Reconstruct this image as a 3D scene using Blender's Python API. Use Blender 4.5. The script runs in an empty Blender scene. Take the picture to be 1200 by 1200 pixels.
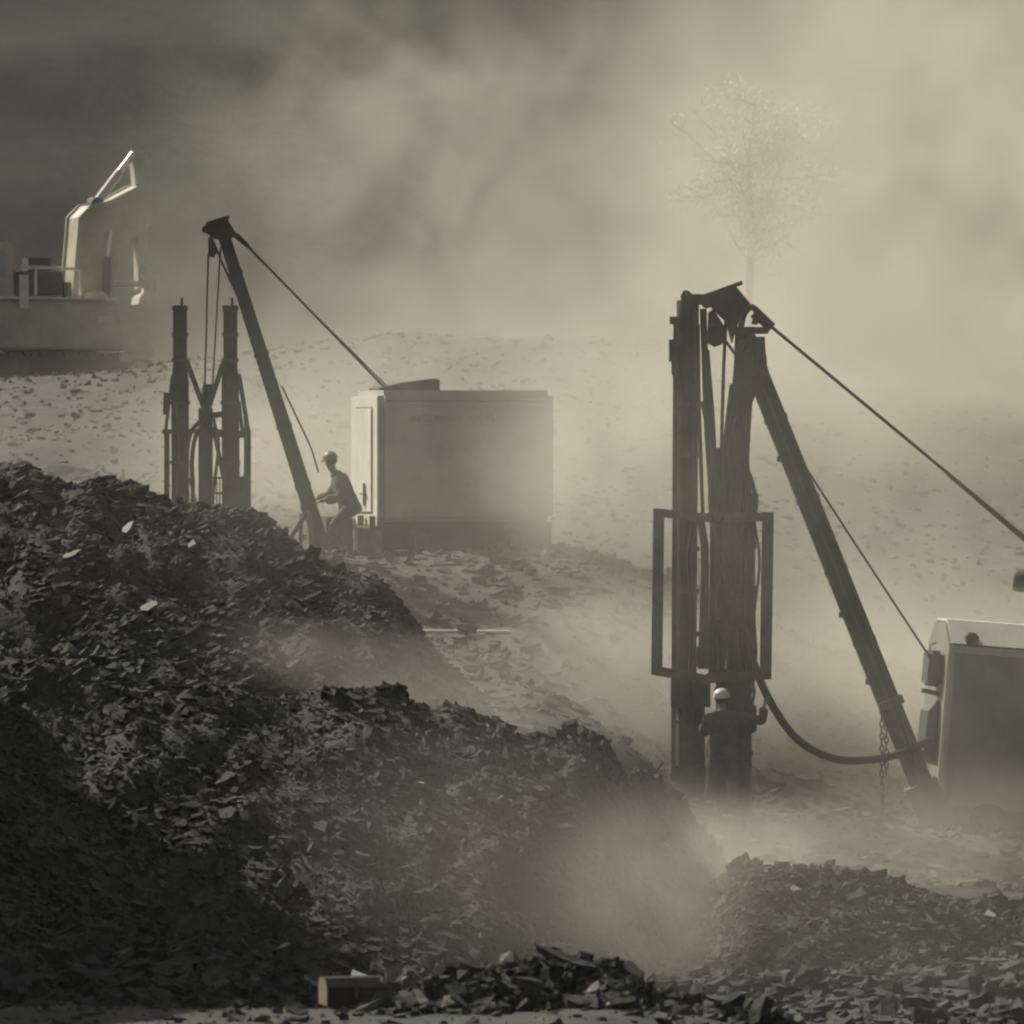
import bpy, bmesh, math, random
import numpy as np
from mathutils import Vector, Matrix, Quaternion

random.seed(7)
RNG = np.random.default_rng(11)
R = math.radians
sc = bpy.context.scene
col = sc.collection

# ------------------------------------------------------------------ camera
CAM_Z = 5.5
F = 8000.0                       # focal length in photo pixels (1200 px frame)
PITCH = math.atan(100 / F)
cam_d = bpy.data.cameras.new('camera')
cam_d.sensor_width = 36.0
cam_d.lens = 36.0 * F / 1200.0
cam_d.clip_start = 1.0
cam_d.clip_end = 3000.0
cam_d.dof.use_dof = True
cam_d.dof.focus_distance = 97.0
cam_d.dof.aperture_fstop = 4.0
cam = bpy.data.objects.new('camera', cam_d)
cam.location = (0, 0, CAM_Z)
cam.rotation_euler = (math.pi / 2 - PITCH, 0, 0)
col.objects.link(cam)
sc.camera = cam

# ------------------------------------------------------------------ sky and sun
SUN_DIR = Vector((-0.58, 0.46, 0.68)).normalized()      # towards the sun
sun_el = math.asin(SUN_DIR.z)
sun_az = math.atan2(SUN_DIR.x, SUN_DIR.y)
world = bpy.data.worlds.new('World')
sc.world = world
world.use_nodes = True
wn = world.node_tree
wn.nodes.clear()
sky = wn.nodes.new('ShaderNodeTexSky')
sky.sky_type = 'NISHITA'
sky.sun_disc = False
sky.sun_elevation = sun_el
sky.sun_rotation = sun_az
sky.dust_density = 4.0
sky.air_density = 1.0
hsv = wn.nodes.new('ShaderNodeHueSaturation')
hsv.inputs['Saturation'].default_value = 0.45
bgd = wn.nodes.new('ShaderNodeBackground')
bgd.inputs['Strength'].default_value = 0.05
wout = wn.nodes.new('ShaderNodeOutputWorld')
wn.links.new(sky.outputs[0], hsv.inputs['Color'])
wn.links.new(hsv.outputs[0], bgd.inputs['Color'])
wn.links.new(bgd.outputs[0], wout.inputs['Surface'])
sun_d = bpy.data.lights.new('sun', 'SUN')
sun_d.energy = 5.0
sun_d.angle = R(0.5)
sun_d.color = (1.0, 0.93, 0.78)
sun = bpy.data.objects.new('sun', sun_d)
sun.rotation_euler = SUN_DIR.to_track_quat('Z', 'Y').to_euler()
sun.location = (-60, 60, 80)
col.objects.link(sun)

# ------------------------------------------------------------------ render settings
sc.view_settings.view_transform = 'Standard'
sc.view_settings.look = 'None'
sc.view_settings.exposure = 0.12
sc.view_settings.gamma = 1.0
sc.view_settings.use_curve_mapping = False
sc.render.engine = 'CYCLES'
cy = sc.cycles
cy.max_bounces = 6
cy.diffuse_bounces = 2
cy.glossy_bounces = 2
cy.transmission_bounces = 2
cy.transparent_max_bounces = 8
cy.volume_bounces = 4
cy.volume_step_rate = 6.0
cy.volume_max_steps = 256
cy.caustics_reflective = False
cy.caustics_refractive = False
cy.use_denoising = True
cy.denoiser = 'OPENIMAGEDENOISE'
cy.filter_width = 2.2
cy.use_adaptive_sampling = True
cy.adaptive_threshold = 0.06
cy.adaptive_min_samples = 24
cy.sample_clamp_indirect = 4.0

# ------------------------------------------------------------------ helpers
def at(px, py, Y):
    """world point that stands at depth Y along the photo pixel (px, py) of the 1200 px frame"""
    fx = (px - 600) / F
    fy = -(py - 600) / F
    cp, sp = math.cos(PITCH), math.sin(PITCH)
    d = Vector((fx, cp + fy * sp, -sp + fy * cp))
    t = Y / d.y
    return Vector((d.x * t, Y, CAM_Z + d.z * t))

def tag(o, label=None, cat=None, group=None, kind=None):
    if label: o['label'] = label
    if cat: o['category'] = cat
    if group: o['group'] = group
    if kind: o['kind'] = kind
    return o

def empty(name, loc, label, cat, group=None, rot=None):
    o = bpy.data.objects.new(name, None)
    o.empty_display_size = 0.3
    o.location = loc
    if rot: o.rotation_euler = rot
    col.objects.link(o)
    tag(o, label, cat, group)
    return o

PARENTS = []
def adopt(o, parent):
    """parent while keeping world geometry: the mesh was modelled in world space"""
    if parent is not None:
        o.parent = parent
        PARENTS.append((o, parent))

class MB:
    def __init__(self):
        self.v = []; self.f = []; self.s = []
    def add(self, vs, fs, smooth=False):
        n = len(self.v)
        self.v += [tuple(p) for p in vs]
        for f in fs:
            self.f.append([i + n for i in f]); self.s.append(smooth)
        return self
    def hexa(self, p):
        """8 points: 0-3 one face loop, 4-7 the opposite face loop"""
        return self.add(p, [(3, 2, 1, 0), (4, 5, 6, 7), (0, 1, 5, 4), (1, 2, 6, 5), (2, 3, 7, 6), (3, 0, 4, 7)])
    def box(self, c, size, M=None):
        c = Vector(c); sx, sy, sz = [q / 2 for q in size]
        pts = [(-sx, -sy, -sz), (sx, -sy, -sz), (sx, sy, -sz), (-sx, sy, -sz), (-sx, -sy, sz), (sx, -sy, sz), (sx, sy, sz), (-sx, sy, sz)]
        pts = [Vector(p) for p in pts]
        if M is not None: pts = [M @ p for p in pts]
        return self.hexa([c + p for p in pts])
    def beam(self, p0, p1, w0, d0, w1=None, d1=None, side=None):
        """rectangular bar; w across (in the picture plane), d in depth"""
        p0, p1 = Vector(p0), Vector(p1)
        w1 = w0 if w1 is None else w1; d1 = d0 if d1 is None else d1
        t = (p1 - p0).normalized()
        dep = Vector((0, 1, 0)) if side is None else Vector(side)
        if abs(t.dot(dep)) > 0.95: dep = Vector((0, 0, 1))
        a = t.cross(dep).normalized(); b = a.cross(t).normalized()
        q = []
        for p, w, d in ((p0, w0, d0), (p1, w1, d1)):
            q += [p - a * w / 2 - b * d / 2, p + a * w / 2 - b * d / 2, p + a * w / 2 + b * d / 2, p - a * w / 2 + b * d / 2]
        return self.hexa(q)
    def prism(self, poly, off):
        off = Vector(off); n = len(poly)
        vs = [Vector(p) for p in poly] + [Vector(p) + off for p in poly]
        fs = [list(range(n))[::-1], list(range(n, 2 * n))] + [(i, (i + 1) % n, n + (i + 1) % n, n + i) for i in range(n)]
        return self.add(vs, fs)
    def tube(self, pts, r, n=8, cap=True):
        pts = [Vector(p) for p in pts]
        m = len(pts)
        rs = r if isinstance(r, (list, tuple)) else [r] * m
        ref = Vector((0, 1, 0)) if abs((pts[-1] - pts[0]).normalized().y) < 0.9 else Vector((0, 0, 1))
        vs = []
        for i, p in enumerate(pts):
            t = (pts[min(i + 1, m - 1)] - pts[max(i - 1, 0)]).normalized()
            a = t.cross(ref)
            a = a.normalized() if a.length > 1e-6 else Vector((1, 0, 0))
            b = t.cross(a).normalized()
            for k in range(n):
                an = 2 * math.pi * k / n
                vs.append(p + (a * math.cos(an) + b * math.sin(an)) * rs[i])
        fs = []
        for i in range(m - 1):
            for k in range(n):
                fs.append((i * n + k, i * n + (k + 1) % n, (i + 1) * n + (k + 1) % n, (i + 1) * n + k))
        self.add(vs, fs, True)
        if cap:
            self.add(vs[:n], [tuple(range(n))]); self.add(vs[-n:], [tuple(range(n))[::-1]])
        return self
    def cyl(self, p0, p1, r, n=14):
        return self.tube([p0, p1], r, n)
    def ball(self, c, r, nu=12, nv=8, sq=(1, 1, 1), vmax=math.pi):
        c = Vector(c); vs = []; fs = []
        for j in range(nv + 1):
            th = vmax * j / nv
            for i in range(nu):
                ph = 2 * math.pi * i / nu
                vs.append(c + Vector((r * sq[0] * math.sin(th) * math.cos(ph), r * sq[1] * math.sin(th) * math.sin(ph), r * sq[2] * math.cos(th))))
        for j in range(nv):
            for i in range(nu):
                fs.append((j * nu + i, (j + 1) * nu + i, (j + 1) * nu + (i + 1) % nu, j * nu + (i + 1) % nu))
        return self.add(vs, fs, True)
    def torus(self, c, ax_u, ax_v, Ru, Rv, r, n=12, k=6):
        c, u, v = Vector(c), Vector(ax_u).normalized(), Vector(ax_v).normalized()
        w = u.cross(v); vs = []; fs = []
        for i in range(n):
            a = 2 * math.pi * i / n
            d = (u * math.cos(a) * Ru + v * math.sin(a) * Rv)
            dn = (u * math.cos(a) + v * math.sin(a)).normalized()
            for j in range(k):
                b = 2 * math.pi * j / k
                vs.append(c + d + dn * math.cos(b) * r + w * math.sin(b) * r)
        for i in range(n):
            for j in range(k):
                fs.append((i * k + j, ((i + 1) % n) * k + j, ((i + 1) % n) * k + (j + 1) % k, i * k + (j + 1) % k))
        return self.add(vs, fs, True)
    def build(self, name, mat, parent=None, bevel=0.0):
        me = bpy.data.meshes.new(name)
        me.from_pydata(self.v, [], self.f)
        bm = bmesh.new(); bm.from_mesh(me)
        bmesh.ops.recalc_face_normals(bm, faces=bm.faces)
        if bevel:
            es = [e for e in bm.edges if len(e.link_faces) == 2 and e.calc_face_angle(0) > 0.6]
            bmesh.ops.bevel(bm, geom=es, offset=bevel, segments=2, affect='EDGES', clamp_overlap=True)
        bm.to_mesh(me); bm.free()
        if not bevel:
            me.polygons.foreach_set('use_smooth', self.s)
        me.materials.append(mat)
        o = bpy.data.objects.new(name, me)
        col.objects.link(o)
        adopt(o, parent)
        return o

def catmull(pts, n=8):
    pts = [Vector(p) for p in pts]
    P = [pts[0] * 2 - pts[1]] + pts + [pts[-1] * 2 - pts[-2]]
    out = []
    for i in range(1, len(P) - 2):
        for k in range(n):
            t = k / n
            a, b, c, d = P[i - 1], P[i], P[i + 1], P[i + 2]
            out.append(0.5 * ((2 * b) + (c - a) * t + (2 * a - 5 * b + 4 * c - d) * t * t + (3 * b - a - 3 * c + d) * t ** 3))
    out.append(pts[-1])
    return out

# ------------------------------------------------------------------ numpy noise
def _hash(ix, iy, seed):
    h = (ix.astype(np.int64) * 374761393 + iy.astype(np.int64) * 668265263 + seed * 1442695041) & 0x7fffffff
    h = ((h ^ (h >> 13)) * 1274126177) & 0x7fffffff
    h = (h ^ (h >> 16)) & 0xffff
    return h / 65535.0
def vnoise(x, y, seed=0):
    ix, iy = np.floor(x), np.floor(y)
    fx, fy = x - ix, y - iy
    fx = fx * fx * (3 - 2 * fx); fy = fy * fy * (3 - 2 * fy)
    a, b = _hash(ix, iy, seed), _hash(ix + 1, iy, seed)
    c, d = _hash(ix, iy + 1, seed), _hash(ix + 1, iy + 1, seed)
    return (a * (1 - fx) + b * fx) * (1 - fy) + (c * (1 - fx) + d * fx) * fy - 0.5
def fbm(x, y, sc_, oct=4, seed=0, gain=0.5):
    s = 0; a = 1.0
    for k in range(oct):
        s = s + a * vnoise(x * sc_ + 17.3 * k, y * sc_ - 9.1 * k, seed + k)
        sc_ *= 2.03; a *= gain
    return s

# ------------------------------------------------------------------ materials
def new_mat(name):
    m = bpy.data.materials.new(name); m.use_nodes = True
    m.node_tree.nodes.clear()
    return m, m.node_tree.nodes, m.node_tree.links

def surf_mat(name, c0, c1, rough=0.8, scale=4.0, metal=0.0, bump=0.15, bscale=30.0, dirt=None, dirt_amt=0.0, spec=0.35, attr=None, detail=6.0):
    m, N, L = new_mat(name)
    tc = N.new('ShaderNodeTexCoord')
    nz = N.new('ShaderNodeTexNoise'); nz.inputs['Scale'].default_value = scale; nz.inputs['Detail'].default_value = detail
    nz.inputs['Roughness'].default_value = 0.65
    L.new(tc.outputs['Object'], nz.inputs['Vector'])
    rp = N.new('ShaderNodeValToRGB')
    rp.color_ramp.elements[0].position = 0.32; rp.color_ramp.elements[1].position = 0.68
    rp.color_ramp.elements[0].color = (*c0, 1); rp.color_ramp.elements[1].color = (*c1, 1)
    L.new(nz.outputs['Fac'], rp.inputs['Fac'])
    colr = rp.outputs['Color']
    if dirt:
        n2 = N.new('ShaderNodeTexNoise'); n2.inputs['Scale'].default_value = scale * 0.45; n2.inputs['Detail'].default_value = 8
        n2.inputs['Roughness'].default_value = 0.72
        L.new(tc.outputs['Object'], n2.inputs['Vector'])
        mr = N.new('ShaderNodeMapRange'); mr.inputs['From Min'].default_value = 0.45; mr.inputs['From Max'].default_value = 0.72
        mr.inputs['To Max'].default_value = dirt_amt
        L.new(n2.outputs['Fac'], mr.inputs['Value'])
        mx = N.new('ShaderNodeMix'); mx.data_type = 'RGBA'
        L.new(mr.outputs[0], mx.inputs[0]); L.new(colr, mx.inputs[6]); mx.inputs[7].default_value = (*dirt, 1)
        colr = mx.outputs[2]
    if attr:
        at_ = N.new('ShaderNodeAttribute'); at_.attribute_name = attr
        vm = N.new('ShaderNodeVectorMath'); vm.operation = 'SCALE'
        L.new(colr, vm.inputs[0]); L.new(at_.outputs['Fac'], vm.inputs['Scale'])
        colr = vm.outputs[0]
    bs = N.new('ShaderNodeBsdfPrincipled')
    L.new(colr, bs.inputs['Base Color'])
    bs.inputs['Roughness'].default_value = rough
    bs.inputs['Metallic'].default_value = metal
    bs.inputs['Specular IOR Level'].default_value = spec
    if bump:
        n3 = N.new('ShaderNodeTexNoise'); n3.inputs['Scale'].default_value = bscale; n3.inputs['Detail'].default_value = 5
        L.new(tc.outputs['Object'], n3.inputs['Vector'])
        bp = N.new('ShaderNodeBump'); bp.inputs['Strength'].default_value = bump; bp.inputs['Distance'].default_value = 0.05
        L.new(n3.outputs['Fac'], bp.inputs['Height']); L.new(bp.outputs[0], bs.inputs['Normal'])
    out = N.new('ShaderNodeOutputMaterial'); L.new(bs.outputs[0], out.inputs['Surface'])
    return m

DUSTC = (0.30, 0.28, 0.23)
M = {}
M['slate'] = surf_mat('slate', (0.017, 0.020, 0.022), (0.052, 0.054, 0.051), rough=0.85, scale=2.2, bump=0.5, bscale=14, attr='tone', spec=0.15)
M['stone'] = surf_mat('stone', (0.030, 0.034, 0.036), (0.085, 0.086, 0.080), rough=0.85, scale=3.0, bump=0.5, bscale=9, spec=0.15)
M['stone_pale'] = surf_mat('stone_pale', (0.12, 0.117, 0.10), (0.22, 0.21, 0.18), rough=0.7, scale=3.0, bump=0.4, bscale=9)
M['heap'] = surf_mat('heap_grit', (0.012, 0.015, 0.018), (0.036, 0.040, 0.041), rough=0.85, scale=3.0, bump=0.9, bscale=10)
M['ground'] = surf_mat('ground_grit', (0.034, 0.035, 0.033), (0.085, 0.082, 0.073), rough=0.9, scale=1.1, bump=0.8, bscale=6)
M['hill'] = surf_mat('hill_scrub', (0.010, 0.013, 0.010), (0.030, 0.034, 0.026), rough=0.95, scale=0.25, bump=0.9, bscale=0.9)
M['steel'] = surf_mat('dark_steel', (0.038, 0.042, 0.042), (0.082, 0.082, 0.074), rough=0.6, scale=5, bump=0.15, bscale=40, dirt=(0.16, 0.15, 0.12), dirt_amt=0.35)
M['steel_dusty'] = surf_mat('dusty_steel', (0.055, 0.056, 0.050), (0.12, 0.115, 0.10), rough=0.7, scale=5, bump=0.15, bscale=40, dirt=(0.22, 0.205, 0.17), dirt_amt=0.5)
M['rope'] = surf_mat('wire_rope', (0.03, 0.03, 0.028), (0.07, 0.068, 0.06), rough=0.6, scale=20, bump=0.4, bscale=90)
M['rubber'] = surf_mat('rubber_hose', (0.020, 0.021, 0.021), (0.05, 0.05, 0.046), rough=0.65, scale=6, bump=0.1, bscale=60, dirt=(0.14, 0.13, 0.11), dirt_amt=0.4)
M['rubber_pale'] = surf_mat('pale_hose', (0.16, 0.13, 0.10), (0.26, 0.21, 0.16), rough=0.7, scale=6, bump=0.1, bscale=60)
M['white'] = surf_mat('white_paint_and_sunlight', (0.66, 0.63, 0.54), (0.80, 0.77, 0.68), rough=0.5, scale=2.2, bump=0.05, bscale=20, dirt=(0.36, 0.33, 0.26), dirt_amt=0.35)
M['compressor'] = surf_mat('canopy_lighting_tone', (0.48, 0.46, 0.39), (0.60, 0.575, 0.49), rough=0.5, scale=1.6, bump=0.05, bscale=20, dirt=(0.22, 0.20, 0.16), dirt_amt=0.6)
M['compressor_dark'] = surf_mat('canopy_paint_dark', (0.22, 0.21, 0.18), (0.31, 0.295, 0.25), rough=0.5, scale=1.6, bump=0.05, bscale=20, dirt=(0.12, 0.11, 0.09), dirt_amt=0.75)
M['black'] = surf_mat('black_rubber', (0.008, 0.009, 0.010), (0.02, 0.02, 0.02), rough=0.6, scale=6, bump=0.1)
M['machine'] = surf_mat('excavator_paint', (0.46, 0.43, 0.34), (0.60, 0.57, 0.46), rough=0.5, scale=1.5, bump=0.08, bscale=12, dirt=(0.12, 0.11, 0.09), dirt_amt=0.6)
M['chrome'] = surf_mat('piston_rod', (0.6, 0.59, 0.55), (0.75, 0.73, 0.68), rough=0.25, scale=5, metal=0.9, bump=0.0)
M['glass'] = surf_mat('dusty_glass', (0.30, 0.32, 0.30), (0.42, 0.43, 0.40), rough=0.2, scale=2, bump=0.0)
M['wood'] = surf_mat('crate_wood', (0.060, 0.040, 0.024), (0.13, 0.085, 0.05), rough=0.75, scale=6, bump=0.3, bscale=40)
M['wood_dark'] = surf_mat('crate_wood_dark', (0.012, 0.011, 0.012), (0.028, 0.025, 0.024), rough=0.75, scale=6, bump=0.3, bscale=40)
M['wood_sunlit'] = surf_mat('crate_wood_sunlit', (0.17, 0.135, 0.095), (0.27, 0.22, 0.155), rough=0.75, scale=6, bump=0.3, bscale=40)
M['rust'] = surf_mat('reddish_wire', (0.10, 0.045, 0.03), (0.17, 0.08, 0.05), rough=0.7, scale=10, bump=0.1)
M['skin'] = surf_mat('skin', (0.20, 0.16, 0.125), (0.27, 0.215, 0.17), rough=0.55, scale=8, bump=0.05)
M['jacket'] = surf_mat('work_jacket', (0.07, 0.072, 0.07), (0.12, 0.118, 0.108), rough=0.9, scale=5, bump=0.5, bscale=14, dirt=DUSTC, dirt_amt=0.25)
M['trousers'] = surf_mat('work_trousers', (0.045, 0.05, 0.055), (0.085, 0.088, 0.09), rough=0.9, scale=5, bump=0.5, bscale=14, dirt=DUSTC, dirt_amt=0.3)
M['boots'] = surf_mat('boots', (0.03, 0.027, 0.024), (0.06, 0.055, 0.05), rough=0.7, scale=8)
M['helmet'] = surf_mat('helmet_shell', (0.55, 0.53, 0.45), (0.68, 0.66, 0.57), rough=0.4, scale=4, bump=0.0)
M['helmet_dark'] = surf_mat('helmet_shell_dark', (0.12, 0.115, 0.10), (0.2, 0.19, 0.16), rough=0.45, scale=4, bump=0.0)
M['hair'] = surf_mat('hair', (0.015, 0.013, 0.012), (0.04, 0.035, 0.03), rough=0.7, scale=30)
M['bark'] = surf_mat('bark', (0.10, 0.095, 0.08), (0.20, 0.19, 0.16), rough=0.9, scale=6)
M['letter'] = surf_mat('faded_lettering', (0.36, 0.345, 0.29), (0.44, 0.42, 0.36), rough=0.6, scale=4, bump=0.0)
M['plate'] = surf_mat('pale_plate', (0.45, 0.44, 0.40), (0.58, 0.56, 0.50), rough=0.5, scale=4, bump=0.0)

def leaf_mat():
    m, N, L = new_mat('leaf')
    tc = N.new('ShaderNodeTexCoord'); nz = N.new('ShaderNodeTexNoise'); nz.inputs['Scale'].default_value = 2.5; nz.inputs['Detail'].default_value = 4
    L.new(tc.outputs['Object'], nz.inputs['Vector'])
    rp = N.new('ShaderNodeValToRGB'); rp.color_ramp.elements[0].color = (.26, .27, .18, 1); rp.color_ramp.elements[1].color = (.55, .54, .42, 1)
    rp.color_ramp.elements[0].position = .35; rp.color_ramp.elements[1].position = .65
    L.new(nz.outputs['Fac'], rp.inputs['Fac'])
    d = N.new('ShaderNodeBsdfDiffuse'); t = N.new('ShaderNodeBsdfTranslucent'); mx = N.new('ShaderNodeMixShader'); mx.inputs[0].default_value = .5
    L.new(rp.outputs[0], d.inputs['Color']); L.new(rp.outputs[0], t.inputs['Color'])
    L.new(d.outputs[0], mx.inputs[1]); L.new(t.outputs[0], mx.inputs[2])
    o = N.new('ShaderNodeOutputMaterial'); L.new(mx.outputs[0], o.inputs['Surface'])
    return m
M['leaf'] = leaf_mat()

def volume_mat(name, density, color, aniso=0.3, radii=None, nscale=0.25, lo=0.35, hi=0.7, seed=0.0, stretch=(1, 1, 1), power=1.0, step=1.0, detail=4.0, shear=0.0):
    m, N, L = new_mat(name)
    pv = N.new('ShaderNodeVolumePrincipled')
    pv.inputs['Color'].default_value = (*color, 1)
    pv.inputs['Anisotropy'].default_value = aniso
    out = N.new('ShaderNodeOutputMaterial')
    L.new(pv.outputs[0], out.inputs['Volume'])
    if radii is None:
        pv.inputs['Density'].default_value = density
        return m
    tc = N.new('ShaderNodeTexCoord')
    ln = N.new('ShaderNodeVectorMath'); ln.operation = 'LENGTH'
    L.new(tc.outputs['Object'], ln.inputs[0])
    fo = N.new('ShaderNodeMapRange'); fo.interpolation_type = 'SMOOTHSTEP'
    fo.inputs['From Min'].default_value = 1.0; fo.inputs['From Max'].default_value = 0.25
    L.new(ln.outputs['Value'], fo.inputs['Value'])
    mp = N.new('ShaderNodeMapping')
    mp.inputs['Scale'].default_value = [radii[i] * nscale / stretch[i] for i in range(3)]
    mp.inputs['Location'].default_value = (seed * 3.17, seed * 1.73, seed * 2.31)
    mp.inputs['Rotation'].default_value = (0, shear, 0)
    L.new(tc.outputs['Object'], mp.inputs['Vector'])
    nz = N.new('ShaderNodeTexNoise'); nz.inputs['Scale'].default_value = 1.0; nz.inputs['Detail'].default_value = detail
    nz.inputs['Roughness'].default_value = 0.55
    nz.inputs['Distortion'].default_value = 0.9
    L.new(mp.outputs[0], nz.inputs['Vector'])
    mr = N.new('ShaderNodeMapRange'); mr.interpolation_type = 'SMOOTHSTEP'
    mr.inputs['From Min'].default_value = lo; mr.inputs['From Max'].default_value = hi
    L.new(nz.outputs['Fac'], mr.inputs['Value'])
    mu = N.new('ShaderNodeMath'); mu.operation = 'MULTIPLY'
    L.new(fo.outputs[0], mu.inputs[0]); L.new(mr.outputs[0], mu.inputs[1])
    m2 = N.new('ShaderNodeMath'); m2.operation = 'MULTIPLY'
    L.new(mu.outputs[0], m2.inputs[0]); m2.inputs[1].default_value = density
    L.new(m2.outputs[0], pv.inputs['Density'])
    m.cycles.volume_step_rate = step
    return m

# ------------------------------------------------------------------ ground
G = []   # control points (x, y, z)
def gp(px, py, Y): p = at(px, py, Y); G.append((p.x, p.y, p.z))
def gz(xs, Y, z):
    for x in xs: G.append((x, Y, z))
gz((-60, 0, 60), -20, 3.9); gz((-20, 0, 20), 10, 3.2); gz((-12, 0, 12), 35, 1.4); gz((-10, -4, 0, 4, 10), 52, 0.45)
for px in (-150, 0, 200, 400, 600, 800): gp(px, 1198, 60.5)
for px, py in ((900, 1215), (1000, 1240), (1200, 1270), (1350, 1280)): gp(px, py, 60.5)
gp(0, 1185, 63.5); gp(400, 1186, 63.5); gp(800, 1184, 63.5); gp(900, 1210, 63.5); gp(1000, 1240, 63.5); gp(1200, 1270, 63.5)
gz((-12, -6, -2, 2), 68, -0.95); gz((4, 6, 12), 69, -0.78); gz((-12, -5, 0), 76, -1.15); gz((2.5, 5, 12), 76, -0.80); gz((-12, -5, 0), 86, -0.8); gz((1.2, 2.5, 3.6), 90, -0.35); gz((1.2, 2.5), 86, -0.8); gz((1.0, 2.5), 82, -1.15); gz((5, 12), 88, -0.8)
gp(820, 985, 96.5); gp(800, 950, 99.5); gp(870, 950, 99.5); gp(1000, 958, 99.5); gp(1100, 965, 100); gp(1250, 985, 99); gp(1350, 985, 101)
gp(940, 940, 103); gp(1100, 950, 103); gp(1250, 960, 104)
gp(760, 905, 97); gp(600, 800, 100.5); gp(700, 850, 99); gp(480, 770, 101)
gp(500, 742, 104.3); gp(600, 742, 104.3); gp(700, 752, 104); gp(400, 730, 104.3)
for px in (380, 450, 550, 640): gp(px, 652, 108.6); gp(px, 645, 113)
gp(780, 700, 108); gp(300, 665, 106); gp(250, 655, 109); gp(150, 650, 109); gp(0, 650, 109); gp(-150, 650, 109)
gz((-12, -8, -4), 99, 0.8)
gp(720, 620, 118); gp(850, 680, 116); gp(1000, 760, 115); gp(1200, 800, 115); gp(1350, 800, 115)
gp(200, 560, 125); gp(450, 540, 128); gp(700, 520, 130); gp(950, 560, 130); gp(1200, 600, 130)
for px in (380, 560, 760): gp(px, 397, 150)
gp(950, 440, 150); gp(1200, 470, 150); gp(1400, 470, 150)
for px in (-100, 60, 200): gp(px, 458, 152); gp(px, 458, 163)
gz((-30, -16, -6, 5, 16, 30), 175, 6.2); gz((-60, -25, 0, 25, 60), 190, 6.2)
gz((-60, 60), 110, 3.0); gz((-60, 60), 60, 1.5); gz((-30, 30), 80, 0.5); gz((-30, 30), 100, 1.5); gz((-30, 30), 140, 6.0)
gz((-300, 300), -20, 4); gz((-300, 300), 100, 4); gz((-300, -100, 0, 100, 300), 300, 7); gz((-300, 0, 300), 600, 8)
G = np.array(G)
CK = 1.6
def _phi(d2): return -np.sqrt(d2 + CK * CK)
_n = len(G)
_A = np.zeros((_n + 3, _n + 3))
_d2 = ((G[:, None, :2] - G[None, :, :2]) ** 2).sum(-1)
_A[:_n, :_n] = _phi(_d2) + np.eye(_n) * 0.03
_A[:_n, _n] = 1; _A[:_n, _n + 1] = G[:, 0]; _A[:_n, _n + 2] = G[:, 1]
_A[_n:, :_n] = _A[:_n, _n:].T
_w = np.linalg.solve(_A, np.concatenate([G[:, 2], np.zeros(3)]))
def ground_smooth(x, y):
    shp = x.shape; x = x.ravel(); y = y.ravel()
    out = np.empty_like(x)
    for s in range(0, len(x), 40000):
        xs, ys = x[s:s + 40000], y[s:s + 40000]
        d2 = (xs[:, None] - G[None, :, 0]) ** 2 + (ys[:, None] - G[None, :, 1]) ** 2
        out[s:s + 40000] = _phi(d2) @ _w[:_n] + _w[_n] + _w[_n + 1] * xs + _w[_n + 2] * ys
    return out.reshape(shp)
def ground_z(x, y):
    z = ground_smooth(x, y)
    return z + 0.16 * fbm(x, y, 0.5, 5, 3, 0.55) * np.clip((y - 45) / 40, 0.1, 1)

def grid_mesh(name, X, Y, Z, mat, keep=None, smooth=True):
    ny, nx = X.shape
    idx = np.arange(nx * ny).reshape(ny, nx)
    q = np.stack([idx[:-1, :-1], idx[:-1, 1:], idx[1:, 1:], idx[1:, :-1]], -1).reshape(-1, 4)
    V = np.stack([X, Y, Z], -1).reshape(-1, 3)
    if keep is not None:
        k = keep.ravel()[q].any(1); q = q[k]
        used = np.unique(q); rem = -np.ones(len(V), int); rem[used] = np.arange(len(used))
        V = V[used]; q = rem[q]
    return poly_mesh(name, V, [q], mat, smooth)

def poly_mesh(name, V, groups, mat, smooth=False, tone=None):
    me = bpy.data.meshes.new(name)
    me.vertices.add(len(V)); me.vertices.foreach_set('co', np.ascontiguousarray(V, np.float32).ravel())
    tot = np.concatenate([np.full(len(g), g.shape[1]) for g in groups]).astype(np.int32)
    loops = np.concatenate([g.ravel() for g in groups]).astype(np.int32)
    me.loops.add(len(loops)); me.loops.foreach_set('vertex_index', loops)
    me.polygons.add(len(tot))
    st = np.concatenate([[0], np.cumsum(tot)[:-1]]).astype(np.int32)
    me.polygons.foreach_set('loop_start', st)
    me.polygons.foreach_set('use_smooth', np.full(len(tot), smooth))
    if tone is not None:
        a = me.attributes.new('tone', 'FLOAT', 'POINT'); a.data.foreach_set('value', tone.astype(np.float32))
    me.update(calc_edges=True)
    me.materials.append(mat)
    o = bpy.data.objects.new(name, me)
    col.objects.link(o)
    return o

def spaced(a, segs):
    out = [a]
    for end, step in segs:
        n = max(1, int(round((end - out[-1]) / step)))
        out += list(np.linspace(out[-1], end, n + 1)[1:])
    return np.array(out)
gx = spaced(-320, [(-60, 26), (-20, 4), (-10.5, 0.7), (10.5, 0.14), (20, 0.7), (60, 4), (320, 26)])
gy = spaced(-40, [(50, 3), (58, 0.4), (128, 0.16), (185, 0.5), (600, 15)])
XX, YY = np.meshgrid(gx, gy)
ground = grid_mesh('ground', XX, YY, ground_z(XX, YY), M['ground'])
tag(ground, 'dusty broken quarry floor running back to the benches', kind='structure')

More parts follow.
